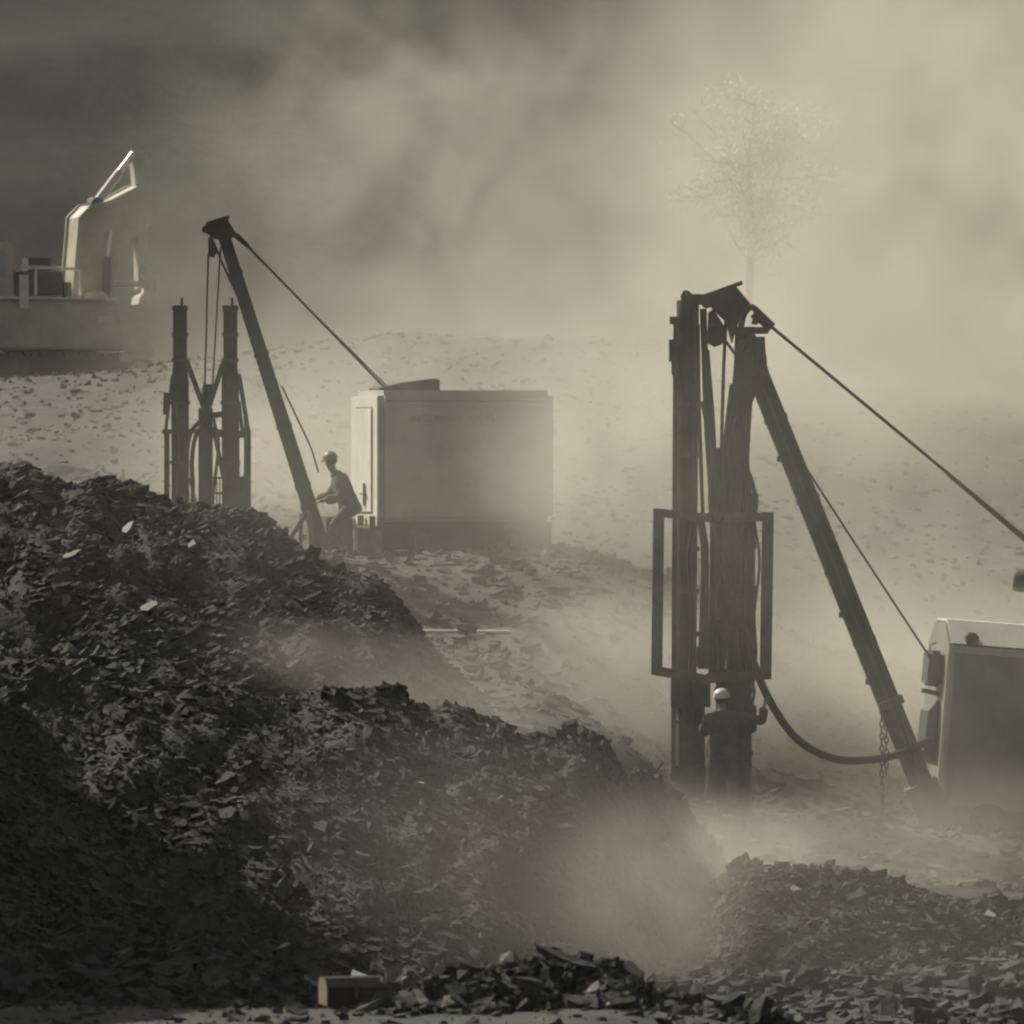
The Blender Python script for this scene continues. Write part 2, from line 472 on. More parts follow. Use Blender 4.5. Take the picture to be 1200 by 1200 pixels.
hx = np.linspace(-330, 330, 140); hy = np.concatenate([np.arange(163, 200, 1.2), np.linspace(200, 520, 80)])
HX, HY = np.meshgrid(hx, hy)
tt = np.clip((HY - 165) / 265, 0, 1)
HZ = 4.6 + 84 * tt ** 0.9 + fbm(HX, HY, 0.03, 5, 21) * 9 * np.clip(tt * 6, 0, 1) + fbm(HX, HY, 0.25, 3, 25) * 1.2
hill = grid_mesh('hillside', HX, HY, HZ, M['hill'])
tag(hill, 'dark scrub covered hillside rising behind the dust', kind='structure')

# ------------------------------------------------------------------ slate rubble
def ridge(crest, slope, r0=0.5, rough=0.35, seed=0, nsc=0.9, end=1.0, cut=0.0, start=1.0):
    pts = [at(*c) for c in crest]
    S = []
    for a, b in zip(pts[:-1], pts[1:]):
        n = max(2, int((b - a).length / 0.12))
        S += [a.lerp(b, k / n) for k in range(n)]
    S.append(pts[-1]); S = np.array([tuple(p) for p in S])
    def f(x, y):
        shp = x.shape; xr, yr = x.ravel(), y.ravel(); out = np.empty_like(xr)
        for s in range(0, len(xr), 30000):
            over = np.maximum(xr[s:s + 30000] - S[:, 0].max() + cut * np.maximum(S[-1, 1] - yr[s:s + 30000], 0), 0) * (end - 1) - np.maximum(S[:, 0].min() - xr[s:s + 30000], 0) * (start - 1)
            d2 = (xr[s:s + 30000, None] + over[:, None] - S[None, :, 0]) ** 2 + (yr[s:s + 30000, None] - S[None, :, 1]) ** 2
            out[s:s + 30000] = (S[None, :, 2] - slope * (np.sqrt(d2 + r0 * r0) - r0)).max(1)
        z = out.reshape(shp)
        return z + rough * fbm(x, y, nsc, 5, seed, 0.5) + 0.10 * fbm(x, y, 5.0, 2, seed + 9)
    return f, S

def shards(fz, pts, sizes, flat, seed, tone_rng, lean=(0.0, 0.0), elong=(1.2, 3.0), align=None):
    """flat angular slabs of slate lying on z = fz; returns vertices, faces and tone"""
    rg = np.random.default_rng(seed)
    n = len(pts); x, y = pts[:, 0], pts[:, 1]
    e = 0.12
    z = fz(x, y)
    gxn = (fz(x + e, y) - fz(x - e, y)) / (2 * e); gyn = (fz(x, y + e) - fz(x, y - e)) / (2 * e)
    nr = np.stack([-gxn * 0.7 + lean[0], -gyn * 0.7 + lean[1], np.ones(n)], 1)
    nr += rg.normal(0, flat, (n, 3))
    nr /= np.linalg.norm(nr, axis=1)[:, None]
    an = rg.uniform(0, 2 * np.pi, n) if align is None else rg.normal(align, 0.55, n)
    ref = np.stack([np.cos(an), np.sin(an), np.zeros(n)], 1)
    u = ref - (ref * nr).sum(1)[:, None] * nr; u /= np.linalg.norm(u, axis=1)[:, None]
    w = np.cross(nr, u)
    K = 6
    a = np.sort((np.arange(K) + rg.uniform(-0.42, 0.42, (n, K))) * 2 * np.pi / K, 1)
    rad = rg.uniform(0.65, 1.1, (n, K))
    el = rg.uniform(elong[0], elong[1], n)
    px = np.cos(a) * rad * np.sqrt(el)[:, None] * sizes[:, None] * 0.5
    py = np.sin(a) * rad / np.sqrt(el)[:, None] * sizes[:, None] * 0.5
    th = sizes * (0.12 + 0.6 * rg.random(n) ** 2)
    c = np.stack([x, y, z], 1) + nr * (th * rg.uniform(-0.2, 0.6, n))[:, None]
    tilt = rg.normal(0, 0.12, (n, K)) * th[:, None]
    top = c[:, None] + u[:, None] * px[..., None] + w[:, None] * py[..., None] + nr[:, None] * (th[:, None] / 2 + tilt)[..., None]
    s2 = rg.uniform(0.75, 1.05, (n, 1, 1))
    bot = c[:, None] + u[:, None] * px[..., None] * s2 + w[:, None] * py[..., None] * s2 - nr[:, None] * (th[:, None] / 2)[..., None]
    V = np.concatenate([top, bot], 1).reshape(-1, 3)
    b = (np.arange(n) * 2 * K)[:, None]
    tops = b + np.arange(K)[None]
    bots = b + K + np.arange(K)[::-1][None]
    k = np.arange(K); k1 = (k + 1) % K
    quads = np.stack([k + K, k1 + K, k1, k], 1)
    sides = (b[:, :, None] + quads[None]).reshape(-1, 4)
    tone = np.repeat(rg.uniform(tone_rng[0], tone_rng[1], n) ** 1.0 * np.where(rg.random(n) < 0.02, 1.7, 1.0), 2 * K)
    return V, [tops, bots, sides], tone

def shard_meshes(k, mat, pref):
    out = []
    for i in range(k):
        p = np.array([[0.0, 0.0]])
        V, g, t = shards(lambda x, y: x * 0, p, np.array([1.0]), 0.0, 400 + i + len(pref), (1, 1), elong=(1.1, 1.9))
        rg = np.random.default_rng(i)
        V = V + rg.normal(0, 0.035, V.shape)
        V[:, 2] *= (0.26, 0.40, 0.60)[i % 3] / (V[:, 2].max() - V[:, 2].min())
        me_o = poly_mesh('tmp', V, g, mat, False)
        me = me_o.data; me.name = pref
        bpy.data.objects.remove(me_o)
        out.append(me)
    return out
STONES = shard_meshes(9, M['stone'], 'stone')
STONES_PALE = shard_meshes(4, M['stone_pale'], 'stone')

def place_stone(parent, p, size, normal, rnd, pale=False, zs=1.0):
    me = rnd.choice(STONES_PALE if pale else STONES)
    o = bpy.data.objects.new('stone', me)
    q = Vector(normal).to_track_quat('Z', 'Y') @ Quaternion((0, 0, 1), rnd.uniform(0, 6.28))
    o.rotation_mode = 'QUATERNION'; o.rotation_quaternion = q
    o.location = p
    o.scale = (size * rnd.uniform(0.85, 1.3), size * rnd.uniform(0.7, 1.0), size * rnd.uniform(0.7, 1.3) * zs)
    col.objects.link(o); o.parent = parent
    return o

def in_view(x, y, z, mx=40):
    px = 600 + x / y * F; py = 600 - ((z - CAM_Z) / y + math.tan(PITCH)) * F
    return (px > -mx) & (px < 1200 + mx) & (py < 1200 + mx), px, py

def make_heap(name, label, crest, slope, box, n_shards, size_rng, n_stones, stone_rng, seed, flat=0.35, tone=(0.6, 1.5), lean=(0, 0), rough=0.35, r0=0.5, res=0.09, pale=0.05, nsc=0.9, align=None, end=1.0, cut=0.0, start=1.0):
    fz, S = ridge(crest, slope, r0, rough, seed, nsc, end, cut, start)
    x0, x1, y0, y1 = box
    X, Y = np.meshgrid(np.arange(x0, x1, res), np.arange(y0, y1, res))
    Z = fz(X, Y); GZ = ground_z(X, Y)
    h = grid_mesh(name, X, Y, Z, M['heap'], keep=Z > GZ - 0.25)
    tag(h, label, kind='structure')
    rg = np.random.default_rng(seed + 5)
    pts = rg.uniform((x0, y0), (x1, y1), (n_shards * 6, 2))
    z = fz(pts[:, 0], pts[:, 1]); g = ground_z(pts[:, 0], pts[:, 1])
    ok = (z > g - 0.12)
    # only the slopes that face the camera side and the crests, with a margin for a step aside
    crest_y = np.interp(pts[:, 0], *zip(*sorted({round(s[0], 2): s[1] for s in S}.items())))
    ok &= pts[:, 1] < crest_y + 1.2
    v, px_, py_ = in_view(pts[:, 0], pts[:, 1], z, 160)
    ok &= v
    pts = pts[ok][:n_shards]
    n = len(pts)
    patch = np.clip(0.5 + 1.5 * fbm(pts[:, 0], pts[:, 1], 1.3, 3, seed + 2), 0, 1)
    sz = size_rng[0] + (size_rng[1] - size_rng[0]) * rg.random(n) ** 3.4
    sz = sz * (0.55 + 0.85 * patch)
    V, gr, tn = shards(fz, pts, sz, flat, seed + 6, tone, lean, align=align)
    tn = tn * np.repeat(0.7 + 0.6 * np.clip(0.5 + 1.4 * fbm(pts[:, 0] * 1.6 + pts[:, 1], pts[:, 1], 0.8, 3, seed + 3), 0, 1), 12)
    rb = poly_mesh('rubble', V, gr, M['slate'], False, tn)
    tag(rb, kind='stuff'); rb.parent = h
    rnd = random.Random(seed)
    got = 0; tries = 0
    while got < n_stones and tries < 8000:
        tries += 1
        x, y = rnd.uniform(x0, x1), rnd.uniform(y0, y1)
        ax, ay = np.array([x]), np.array([y])
        zz = float(fz(ax, ay)[0]); gg = float(ground_z(ax, ay)[0])
        if zz < gg - 0.02: continue
        cy_ = float(np.interp(x, *zip(*sorted({round(s[0], 2): s[1] for s in S}.items()))))
        if y > cy_ + 0.3: continue
        vis, px, py = in_view(x, y, zz, 5)
        if not vis: continue
        e = 0.2
        nx = -(float(fz(ax + e, ay)[0]) - zz) / e; ny = -(float(fz(ax, ay + e)[0]) - zz) / e
        nn = Vector((nx * 0.8 + lean[0] + rnd.gauss(0, flat * 0.8), ny * 0.8 + lean[1] + rnd.gauss(0, flat * 0.8), 1.0))
        s = stone_rng[0] + (stone_rng[1] - stone_rng[0]) * rnd.random() ** 2.2
        place_stone(h, Vector((x, y, zz)), s, nn, rnd, rnd.random() < pale)
        got += 1
    return h, fz

front_heap, fz_front = make_heap('spoil_heap', 'long dark slate spoil heap sloping down in front of the upright drill columns',
    [(-260, 880, 85), (0, 842, 85), (90, 830, 85.5), (190, 822, 86), (330, 812, 86), (430, 820, 86), (470, 832, 86), (520, 852, 86), (570, 876, 86), (640, 884, 86), (685, 880, 86), (725, 902, 86.3), (755, 915, 87.5), (780, 930, 89.5)],
    0.50, (-10.5, 5.2, 78.5, 99), 46000, (0.028, 0.165), 105, (0.14, 0.38), 31, rough=0.45, nsc=1.1, flat=0.32, lean=(0.22, -0.1), tone=(1.0, 1.7), align=-0.75, end=3.4, cut=0.3)
rear_heap, fz_rear = make_heap('spoil_heap', 'tall slate spoil heap with pale flat shards, left of the white ended compressor',
    [(-300, 560, 98), (-60, 553, 98), (40, 549, 98), (100, 562, 98), (160, 586, 98), (230, 600, 98), (290, 622, 98), (345, 648, 97.6), (400, 690, 97.2), (440, 735, 97)],
    0.60, (-11.5, 0.6, 88, 102), 31000, (0.028, 0.175), 62, (0.14, 0.33), 57, rough=0.42, nsc=1.1, flat=0.27, lean=(-0.28, -0.05), tone=(1.0, 2.3), pale=0.14, align=0.6, end=1.8)
near_mound, fz_near = make_heap('spoil_heap', 'blackest rubble mound of coarse slate in the bottom left corner',
    [(-330, 1060, 71.5), (-40, 1072, 71.5), (80, 1080, 71.5), (170, 1092, 71.5), (240, 1122, 71), (300, 1150, 70.5), (360, 1185, 70)],
    0.42, (-9.5, -1.2, 65, 75), 10000, (0.03, 0.26), 60, (0.2, 0.5), 83, flat=0.36, tone=(0.7, 1.9), rough=0.45, pale=0.04)
right_pile, fz_right = make_heap('spoil_heap', 'hazy grey rubble pile with a steep edge below the bare drill rig worker',
    [(868, 1030, 84.5), (885, 1018, 85), (935, 1024, 85), (975, 1040, 85), (1020, 1046, 85), (1080, 1056, 85.5), (1140, 1060, 86), (1250, 1064, 86), (1400, 1066, 86)],
    0.46, (1.2, 9.5, 76, 90), 20000, (0.028, 0.165), 36, (0.15, 0.32), 109, flat=0.33, tone=(1.0, 1.8), r0=0.35, start=3.2)
fore_ridge, fz_fore = make_heap('spoil_heap', 'low jagged black rubble ridge beside the wooden chest',
    [(455, 1186, 61.5), (500, 1158, 62), (545, 1138, 62), (600, 1128, 62.2), (640, 1124, 62.2), (695, 1130, 62.2), (740, 1150, 62.2), (790, 1168, 62), (870, 1180, 61.6)],
    0.62, (-1.6, 2.6, 59.6, 64.5), 2600, (0.03, 0.20), 37, (0.14, 0.34), 131, flat=0.5, tone=(0.6, 2.2), rough=0.12, r0=0.12, res=0.05, pale=0.16, nsc=2.2)
right_pile['label'] = 'hazy grey rubble pile with a steep edge at the bottom right'

# unseen face added beyond the left edge to keep the low left in shade
RFX, RFY = np.meshgrid(np.arange(-34, -7.5, 0.3), np.arange(54, 126, 0.3))
rf_top = np.interp(RFY, [54, 62, 70, 80, 88, 94, 102, 112, 126], [8, 11, 13, 14.8, 13.8, 9.0, 4.6, 4.0, 3.0])
rf_edge = np.interp(RFY, [54, 70, 86, 100, 126], [-13, -11.6, -11.2, -12.5, -15]) + fbm(RFX, RFY, .35, 4, 61) * 1.6
rf_t = np.clip((rf_edge - RFX) / 2.2, 0, 1)
rf_t = np.round(rf_t * 5 + fbm(RFX, RFY, .8, 3, 66)) / 5 * .6 + rf_t * .4
RFZ = ground_smooth(RFX, RFY) - .4 + (rf_top - ground_smooth(RFX, RFY)) * np.clip(rf_t, 0, 1) + fbm(RFX, RFY, .6, 5, 71) * .9 - np.clip((-20 - RFX) / 14, 0, 1) * 6
added_shade_face = grid_mesh('added_shade_face', RFX, RFY, RFZ, M['heap'], smooth=False)
tag(added_shade_face, 'unseen stepped bank added at the side to shade the pit', kind='structure')

# loose rubble on the open ground, as one mass
rg = np.random.default_rng(5)
P1 = rg.uniform((-11, 0), (11, 1), (7000, 2)); P1[:, 1] = 64.6 - 9.5 * P1[:, 1] ** 1.7; S1 = 0.025 + 0.12 * rg.random(len(P1)) ** 4
P2 = rg.uniform((-6, 92), (9.5, 112), (13000, 2)); S2 = 0.04 + 0.24 * rg.random(len(P2)) ** 3.5
P3 = rg.uniform((-11, 112), (12, 150), (13000, 2)); S3 = 0.03 + 0.15 * rg.random(len(P3)) ** 3.5
P4 = rg.uniform((-3, 66), (12, 84), (16500, 2)); P4[:, 0] += np.abs(rg.normal(0, 1.2, len(P4))) * (P4[:, 0] > 8); S4 = 0.04 + 0.26 * rg.random(len(P4)) ** 3.5
PA = np.concatenate([P1, P2, P3, P4]); SA = np.concatenate([S1, S2, S3, S4])
okm = np.ones(len(PA), bool)
# keep the pads under the machines free of big pieces
for (cx, cyy, r_) in ((3.2, 99.6, 1.4),):
    okm &= ((PA[:, 0] - cx) ** 2 + (PA[:, 1] - cyy) ** 2 > r_ * r_) | (SA < 0.12)
V, gr, tn = shards(ground_z, PA[okm], SA[okm], 0.26, 77, (1.3, 2.3), (-0.1, 0))
loose = poly_mesh('rubble', V, gr, M['slate'], False, tn)
tag(loose, kind='stuff'); loose.parent = ground
rnd = random.Random(99)
def drop(px, py, Y, size, normal, pale=False, zs=1.0, parent=None):
    return place_stone(parent or ground, at(px, py, Y), size, normal, rnd, pale, zs)
drop(420, 1148, 64.2, 0.26, (-0.2, -0.3, 1), True, 0.6)
drop(470, 1148, 64.6, 0.12, (-0.3, -0.2, 1), True)
drop(460, 1150, 64.0, 0.26, (0.3, -0.5, 1), False, 1.2)
drop(282, 1204, 60.6, 0.34, (0, -0.3, 1), False, 0.9)
drop(330, 1208, 60.4, 0.36, (0.6, -0.3, 1), True, 0.5)
drop(547, 742, 104.0, 0.30, (0, -0.4, 1), False, 2.0)
drop(682, 1134, 62.0, 0.27, (0.1, -0.2, 1), False, 0.8, fore_ridge)
drop(740, 1138, 61.8, 0.30, (0.55, -0.2, 1), False, 0.8, fore_ridge)
drop(698, 1160, 61.2, 0.16, (-0.5, -0.5, 1), True, 1.0, fore_ridge)
drop(733, 1168, 61.0, 0.11, (-0.3, -0.4, 1), True, 1.0, fore_ridge)
drop(615, 1155, 61.4, 0.26, (0.5, -0.6, 1), False, 1.0, fore_ridge)
drop(225, 640, 96.0, 0.22, (-0.25, -0.35, 1), True, 0.5, rear_heap)
drop(175, 710, 94.0, 0.26, (-0.4, -0.6, 1), True, 0.4, rear_heap)
drop(150, 620, 96.0, 0.30, (-0.5, -0.4, 1), True, 0.35, rear_heap)
drop(85, 650, 94.8, 0.28, (-0.5, -0.5, 1), True, 0.35, rear_heap)
#OBJECTS#
# ------------------------------------------------------------------ air compressor with the white end (left)
def skew_box(mb, C, l0, l1, d0, d1, h0, h1):
    return mb.hexa([C(l0, d0, h0), C(l1, d0, h0), C(l1, d1, h0), C(l0, d1, h0), C(l0, d0, h1), C(l1, d0, h1), C(l1, d1, h1), C(l0, d1, h1)])
def frame_fn(O, yaw, roll=0.0):
    u = Vector((math.cos(yaw), math.sin(yaw), 0)); w = Vector((-math.sin(yaw), math.cos(yaw), 0)); z = Vector((0, 0, 1))
    if roll:
        q = Quaternion(w, roll); u = q @ u; z = q @ z
    return lambda l, d, h: O + u * l + w * d + z * h

def text_part(name, body, C, l0, h0, size, mat, parent, off=-0.012, space=1.0):
    cu = bpy.data.curves.new(name, 'FONT'); cu.body = body; cu.size = size; cu.extrude = 0.004; cu.space_character = space
    to = bpy.data.objects.new(name, cu); col.objects.link(to)
    bpy.context.view_layer.update()
    me = bpy.data.meshes.new_from_object(to.evaluated_get(bpy.context.evaluated_depsgraph_get()))
    bpy.data.objects.remove(to)
    for v in me.vertices:
        v.co = C(l0 + v.co.x, off + v.co.z * -1, h0 + v.co.y)
    me.materials.clear(); me.materials.append(mat)
    o = bpy.data.objects.new(name, me); col.objects.link(o); adopt(o, parent)
    return o

O1 = at(445, 612, 110)
C = frame_fn(O1, R(16.5))
LC, WC, HC = 2.95, 1.75, 2.13
lc = empty('air_compressor', C(LC / 2, WC / 2, -0.55), 'boxy canopied air compressor with a sunlit white end door and latch', 'compressor')
m = MB(); skew_box(m, C, 0, LC, 0, WC, 0, HC); canopy = m.build('canopy', M['compressor'], lc, bevel=0.09)  # canopy tone set below the white end to put its shade into the colour
m = MB(); skew_box(m, C, 0.12, LC - 0.12, 0.004, 0.02, HC - 0.19, HC - 0.165); m.v = [tuple(Vector(p) + (C(0, -0.012, 0) - C(0, 0, 0))) for p in m.v]; m.build('trim_strip', M['compressor_dark'], lc)
m = MB(); skew_box(m, C, -0.025, -0.004, 0.06, WC - 0.06, -0.06, HC - 0.10); endp = m.build('end_panel', M['white'], lc, bevel=0.008)
m = MB(); skew_box(m, C, -0.05, -0.028, 0.36, WC - 0.40, 0.16, HC - 0.30); door = m.build('door', M['white'], lc, bevel=0.006)
m = MB()
for d in (0.335, WC - 0.375): skew_box(m, C, -0.031, -0.0255, d - 0.02, d + 0.02, 0.14, HC - 0.28)
for h in (0.14, HC - 0.28): skew_box(m, C, -0.031, -0.0255, 0.355, WC - 0.395, h - 0.012, h + 0.012)
m.build('door_gap', M['compressor_dark'], lc)
m = MB(); m.beam(C(-0.07, 0.72, 0.26), C(-0.07, 0.72, 0.62), 0.03, 0.06); m.beam(C(-0.085, 0.60, 0.45), C(-0.085, 0.86, 0.45), 0.03, 0.03); m.build('latch', M['steel'], door)
m = MB(); skew_box(m, C, 0.03, LC - 0.05, 0.03, WC - 0.06, -0.50, -0.006); m.build('chassis', M['black'], lc)
for d in (0.08, 0.80, 1.52):
    m = MB(); m.beam(C(-0.10, d, -0.56), C(-0.10, d, 0.10), 0.10, 0.10); m.build('stand_leg', M['steel_dusty'], lc)
m = MB(); skew_box(m, C, -0.16, -0.055, 0.02, WC - 0.02, -0.10, -0.065); m.build('bumper', M['steel_dusty'], lc)
m = MB()
m.prism([C(0.12, 0.5, HC + 0.004), C(1.15, 0.5, HC + 0.004), C(1.15, 0.5, HC + 0.17), C(1.05, 0.5, HC + 0.19), C(0.5, 0.5, HC + 0.12), C(0.12, 0.5, HC + 0.03)], C(0, 0.6, 0) - C(0, 0, 0))
m.build('exhaust_box', M['steel_dusty'], lc)
m = MB(); skew_box(m, C, -0.62, -0.18, 0.95, 1.75, -0.52, 0.08); m.build('tool_box', M['steel_dusty'], lc, bevel=0.03)
for l in (0.7, 2.2):
    m = MB(); m.cyl(C(l, 0.0, -0.30), C(l, 0.20, -0.30), 0.28, 20)
    wh = m.build('wheel', M['black'], lc)
    m = MB(); m.cyl(C(l, -0.012, -0.30), C(l, -0.002, -0.30), 0.13, 16); m.build('rim', M['steel'], wh)
text_part('lettering', 'INGERSOLL-RAND', C, 0.50, HC - 0.52, 0.17, M['letter'], lc, space=1.05)

# ------------------------------------------------------------------ tilted air compressor (right edge)
O2 = at(1095.5, 968, 101)
C2 = frame_fn(O2, R(7.5), R(4.6))
L2, W2, H2 = 3.6, 1.6, 2.72
rc = empty('air_compressor', C2(L2 / 2, W2 / 2, -0.25), 'grey canopied air compressor tilted on the slope with sloping roof coloured white for its sunlight', 'compressor')
m = MB()
prof = [(0, 0.3), (0, H2), (0.40, H2 + 0.30), (W2 - 0.40, H2 + 0.30), (W2, H2), (W2, 0.3)]
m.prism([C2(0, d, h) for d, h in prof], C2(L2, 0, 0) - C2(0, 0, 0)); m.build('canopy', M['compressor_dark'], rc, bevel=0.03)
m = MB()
m.prism([C2(0.02, d, h) for d, h in [(-0.035, H2 + 0.002), (0.40, H2 + 0.345), (W2 - 0.4, H2 + 0.345), (W2 + 0.02, H2 + 0.02), (W2 - 0.4, H2 + 0.31), (0.4, H2 + 0.31)]], C2(L2 - 0.04, 0, 0) - C2(0, 0, 0)); roof = m.build('roof', M['white'], rc)  # white puts the sun on the grey roof into its colour
m = MB(); skew_box(m, C2, 0.0, L2, -0.03, -0.004, H2 - 0.14, H2 - 0.03); m.build('sunlit_roof_band', M['compressor'], rc)  # lighter band: sunlight along the roof's front put into the colour
m = MB(); skew_box(m, C2, 0.015, 0.10, -0.02, -0.004, 0.32, H2 - 0.15); m.build('sunlit_end_strip', M['compressor'], rc)  # pale strip painted for the sunlit end face at this corner
m = MB(); skew_box(m, C2, 0.22, L2 - 0.2, -0.014, -0.003, 0.42, H2 - 0.28); m.build('side_panel', M['compressor_dark'], rc)
m = MB(); m.cyl(C2(0.33, -0.06, H2 + 0.08), C2(0.33, 0.22, H2 + 0.08), 0.10, 20); m.build('filler_cap', M['black'], rc)
m = MB(); skew_box(m, C2, -0.22, -0.005, 0.30, 0.85, 2.05, 2.58); gb = m.build('gauge_box', M['steel_dusty'], rc, bevel=0.05)
m = MB(); m.tube([C2(-0.20, 0.4, 2.50), C2(-0.21, 0.4, 2.66), C2(-0.12, 0.4, 2.70)], 0.012); m.build('lifting_lug', M['steel'], gb)
m = MB(); m.beam(C2(-0.26, 0.5, 1.98), C2(0.0, 0.5, 1.94), 0.07, 0.12); m.build('bracket', M['steel_dusty'], rc)
m = MB(); m.prism([C2(-0.02, 0.3, 1.85), C2(-0.18, 0.3, 1.68), C2(-0.19, 0.3, 1.1), C2(-0.02, 0.3, 0.9)], C2(0, 0.6, 0) - C2(0, 0, 0)); m.build('side_guard', M['steel'], rc)
m = MB(); skew_box(m, C2, 0.1, L2 - 0.1, 0.1, W2 - 0.1, -0.25, 0.29); m.build('chassis', M['steel'], rc)
for l in (0.8, 2.8):
    m = MB(); m.cyl(C2(l, -0.02, 0.05), C2(l, 0.2, 0.05), 0.33, 20); wh = m.build('wheel', M['black'], rc)
    m = MB(); m.cyl(C2(l, -0.035, 0.05), C2(l, -0.022, 0.05), 0.16, 16); m.build('rim', M['steel_dusty'], wh)
e0 = at(1187, 679, 101.8); e1 = at(1240, 683, 101.8)
m = MB(); m.tube([e0, e0.lerp(e1, 0.06), e0.lerp(e1, 0.94), e1], [0.14, 0.175, 0.175, 0.14], 14); mf = m.build('muffler', M['steel_dusty'], rc)
m = MB(); m.tube([e0.lerp(e1, 0.7), at(1224, 750, 101.8)], 0.06); m.build('exhaust_pipe', M['steel_dusty'], mf)

# ------------------------------------------------------------------ tall drill rig (right)
YR = 100.0
def P(px, py, dy=0.0): return at(px, py, YR + dy)
u80 = 1 / 80.0
rr = empty('drill_rig', P(850, 946), 'tall drill rig with a square guard frame and a slanted box boom', 'drill rig')
def vcol(mb, px0, px1, py0, py1, dy, dep, pxb=None):
    a = P((px0 + px1) / 2, py0, dy); b = P((px0 + px1) / 2 if pxb is None else pxb, py1, dy)
    return mb.beam(a, b, (px1 - px0) * u80, dep)
m = MB(); m.tube([P(806, 352, .1), P(804, 650, .1), P(802, 950, .1)], 0.165, 18); mast = m.build('mast', M['steel'], rr)
m = MB(); vcol(m, 789, 795, 372, 948, -0.10, 0.05, 789); m.build('guide_rail', M['steel_dusty'], mast)
m = MB(); vcol(m, 812, 818, 360, 948, -0.10, 0.05, 809); m.build('guide_rail', M['steel_dusty'], mast)
m = MB(); vcol(m, 798, 824, 345, 357, 0.05, 0.40); m.build('mast_cap', M['steel'], mast)
for a, b, c, d in ((785, 793, 371, 380), (784, 794, 398, 424), (787, 795, 424, 440), (789, 796, 440, 456), (795, 800, 366, 374)):
    m = MB(); vcol(m, a, b, c, d, 0, 0.2); m.build('bracket', M['steel'], mast)
m = MB(); m.tube(catmull([P(801, 348), P(802, 342), P(808, 344), P(811, 350)], 5), 0.025); m.tube([P(812, 352), P(812, 345)], 0.03); m.build('lifting_eye', M['steel'], mast)
m = MB(); m.tube(catmull([P(824, 362, -.1), P(826, 420, -.12), P(829, 500, -.12), P(833, 560, -.1), P(836, 620, -.1), P(834, 800, 0)], 8), 0.05); m.build('hydraulic_hose', M['rubber'], rr)
m = MB(); m.tube(catmull([P(818, 380, -.2), P(819, 470, -.22), P(822, 560, -.2), P(824, 640, -.25), P(820, 780, -.2)], 8), 0.028); m.build('hydraulic_hose', M['rubber'], rr)
# drill feed column
m = MB()
for (xa, ya, wa), (xb, yb, wb) in zip([(873, 384, 22), (872, 430, 24), (867, 500, 25), (863, 560, 27), (860, 600, 34)], [(872, 430, 24), (867, 500, 25), (863, 560, 27), (860, 600, 34), (859, 700, 44)]):
    m.beam(P(xa, ya - 1), P(xb, yb), wa * u80, 0.30, wb * u80, 0.32)
m.build('feed_column', M['steel'], rr)
for xa, r_, dy in ((843, .085, 0), (859, .10, .08), (877, .11, 0)):
    m = MB(); m.tube([P(xa, 598, dy), P(xa - 1, 700, dy), P(xa - 1, 800, dy)], r_, 14); m.build('carriage_tube', M['steel'], rr)
for y_ in (604, 640, 690, 742, 788):
    m = MB(); m.beam(P(834, y_, -.02), P(886, y_ + random.uniform(-2, 2), -.02), 9 * u80, .24); m.build('carriage_plate', M['steel'], rr)
m = MB(); m.tube([P(860, 796, .08), P(860, 880, .08), P(860, 958, .08)], 0.265, 20); m.build('drill_casing', M['steel'], rr)
m = MB(); vcol(m, 786, 832, 795, 828, -.02, 0.46); m.build('mast_shoe', M['steel'], mast)
m = MB(); m.tube([P(809, 826, 0.02), P(809, 908, 0.02)], 0.215, 18); m.build('lower_mast', M['steel'], mast)
m = MB(); vcol(m, 784, 834, 905, 962, 0.0, 0.5); vcol(m, 786, 830, 896, 906, -.05, .45); m.build('base_clamp', M['steel'], mast)
m = MB(); m.tube([P(789, 846, -.1), P(796, 846, -.1)], 0.015); m.ball(P(788, 846, -.1), 0.025); m.build('lever', M['steel'], mast)
for sx in (842, 850, 868, 876):
    m = MB(); m.tube(catmull([P(sx + 4, 560, -.25), P(sx, 620, -.3), P(sx + random.uniform(-5, 5), 700, -.3), P(sx - 2, 790, -.28)], 6), 0.024); m.build('hydraulic_hose', M['rubber'], rr)
m = MB(); m.tube(catmull([P(868, 540, -.2), P(880, 560, -.2), P(886, 592, -.2), P(880, 620, -.2)], 6), 0.03); m.build('hydraulic_hose', M['rubber'], rr)
m = MB(); vcol(m, 842, 888, 578, 598, -.06, 0.4); m.build('hose_clamp', M['steel'], rr)
m = MB(); vcol(m, 836, 852, 596, 690, -.12, 0.14); m.build('valve_block', M['steel'], rr)
m = MB(); m.tube(catmull([P(882, 800, -.1), P(884, 812, -.12), P(880, 826, -.12), P(872, 832, -.1)], 6), 0.02); m.build('hydraulic_hose', M['rubber'], rr)
for k, y in enumerate((470, 530, 640, 690, 740)):
    m = MB(); m.tube([P(805, y, .1), P(805, y + 6, .1)], .185, 18); m.build('mast_band', M['steel_dusty'], mast)
for k, (y, w) in enumerate(((806, 50), (880, 50), (925, 52))):
    m = MB(); m.tube([P(860, y, .08), P(860, y + 6, .08)], .285, 20); m.build('casing_band', M['steel'], rr)
for hp in ([(822, 470), (832, 520), (845, 560), (846, 640), (838, 720), (842, 800)], [(884, 610), (890, 660), (884, 720), (886, 770), (878, 800)], [(812, 610), (806, 660), (812, 720), (808, 790), (814, 850)], [(866, 470), (874, 520), (878, 570), (872, 610)]):
    m = MB(); m.tube(catmull([P(x, y, -.32) for x, y in hp], 6), .02); m.build('hydraulic_hose', M['rubber'], rr)
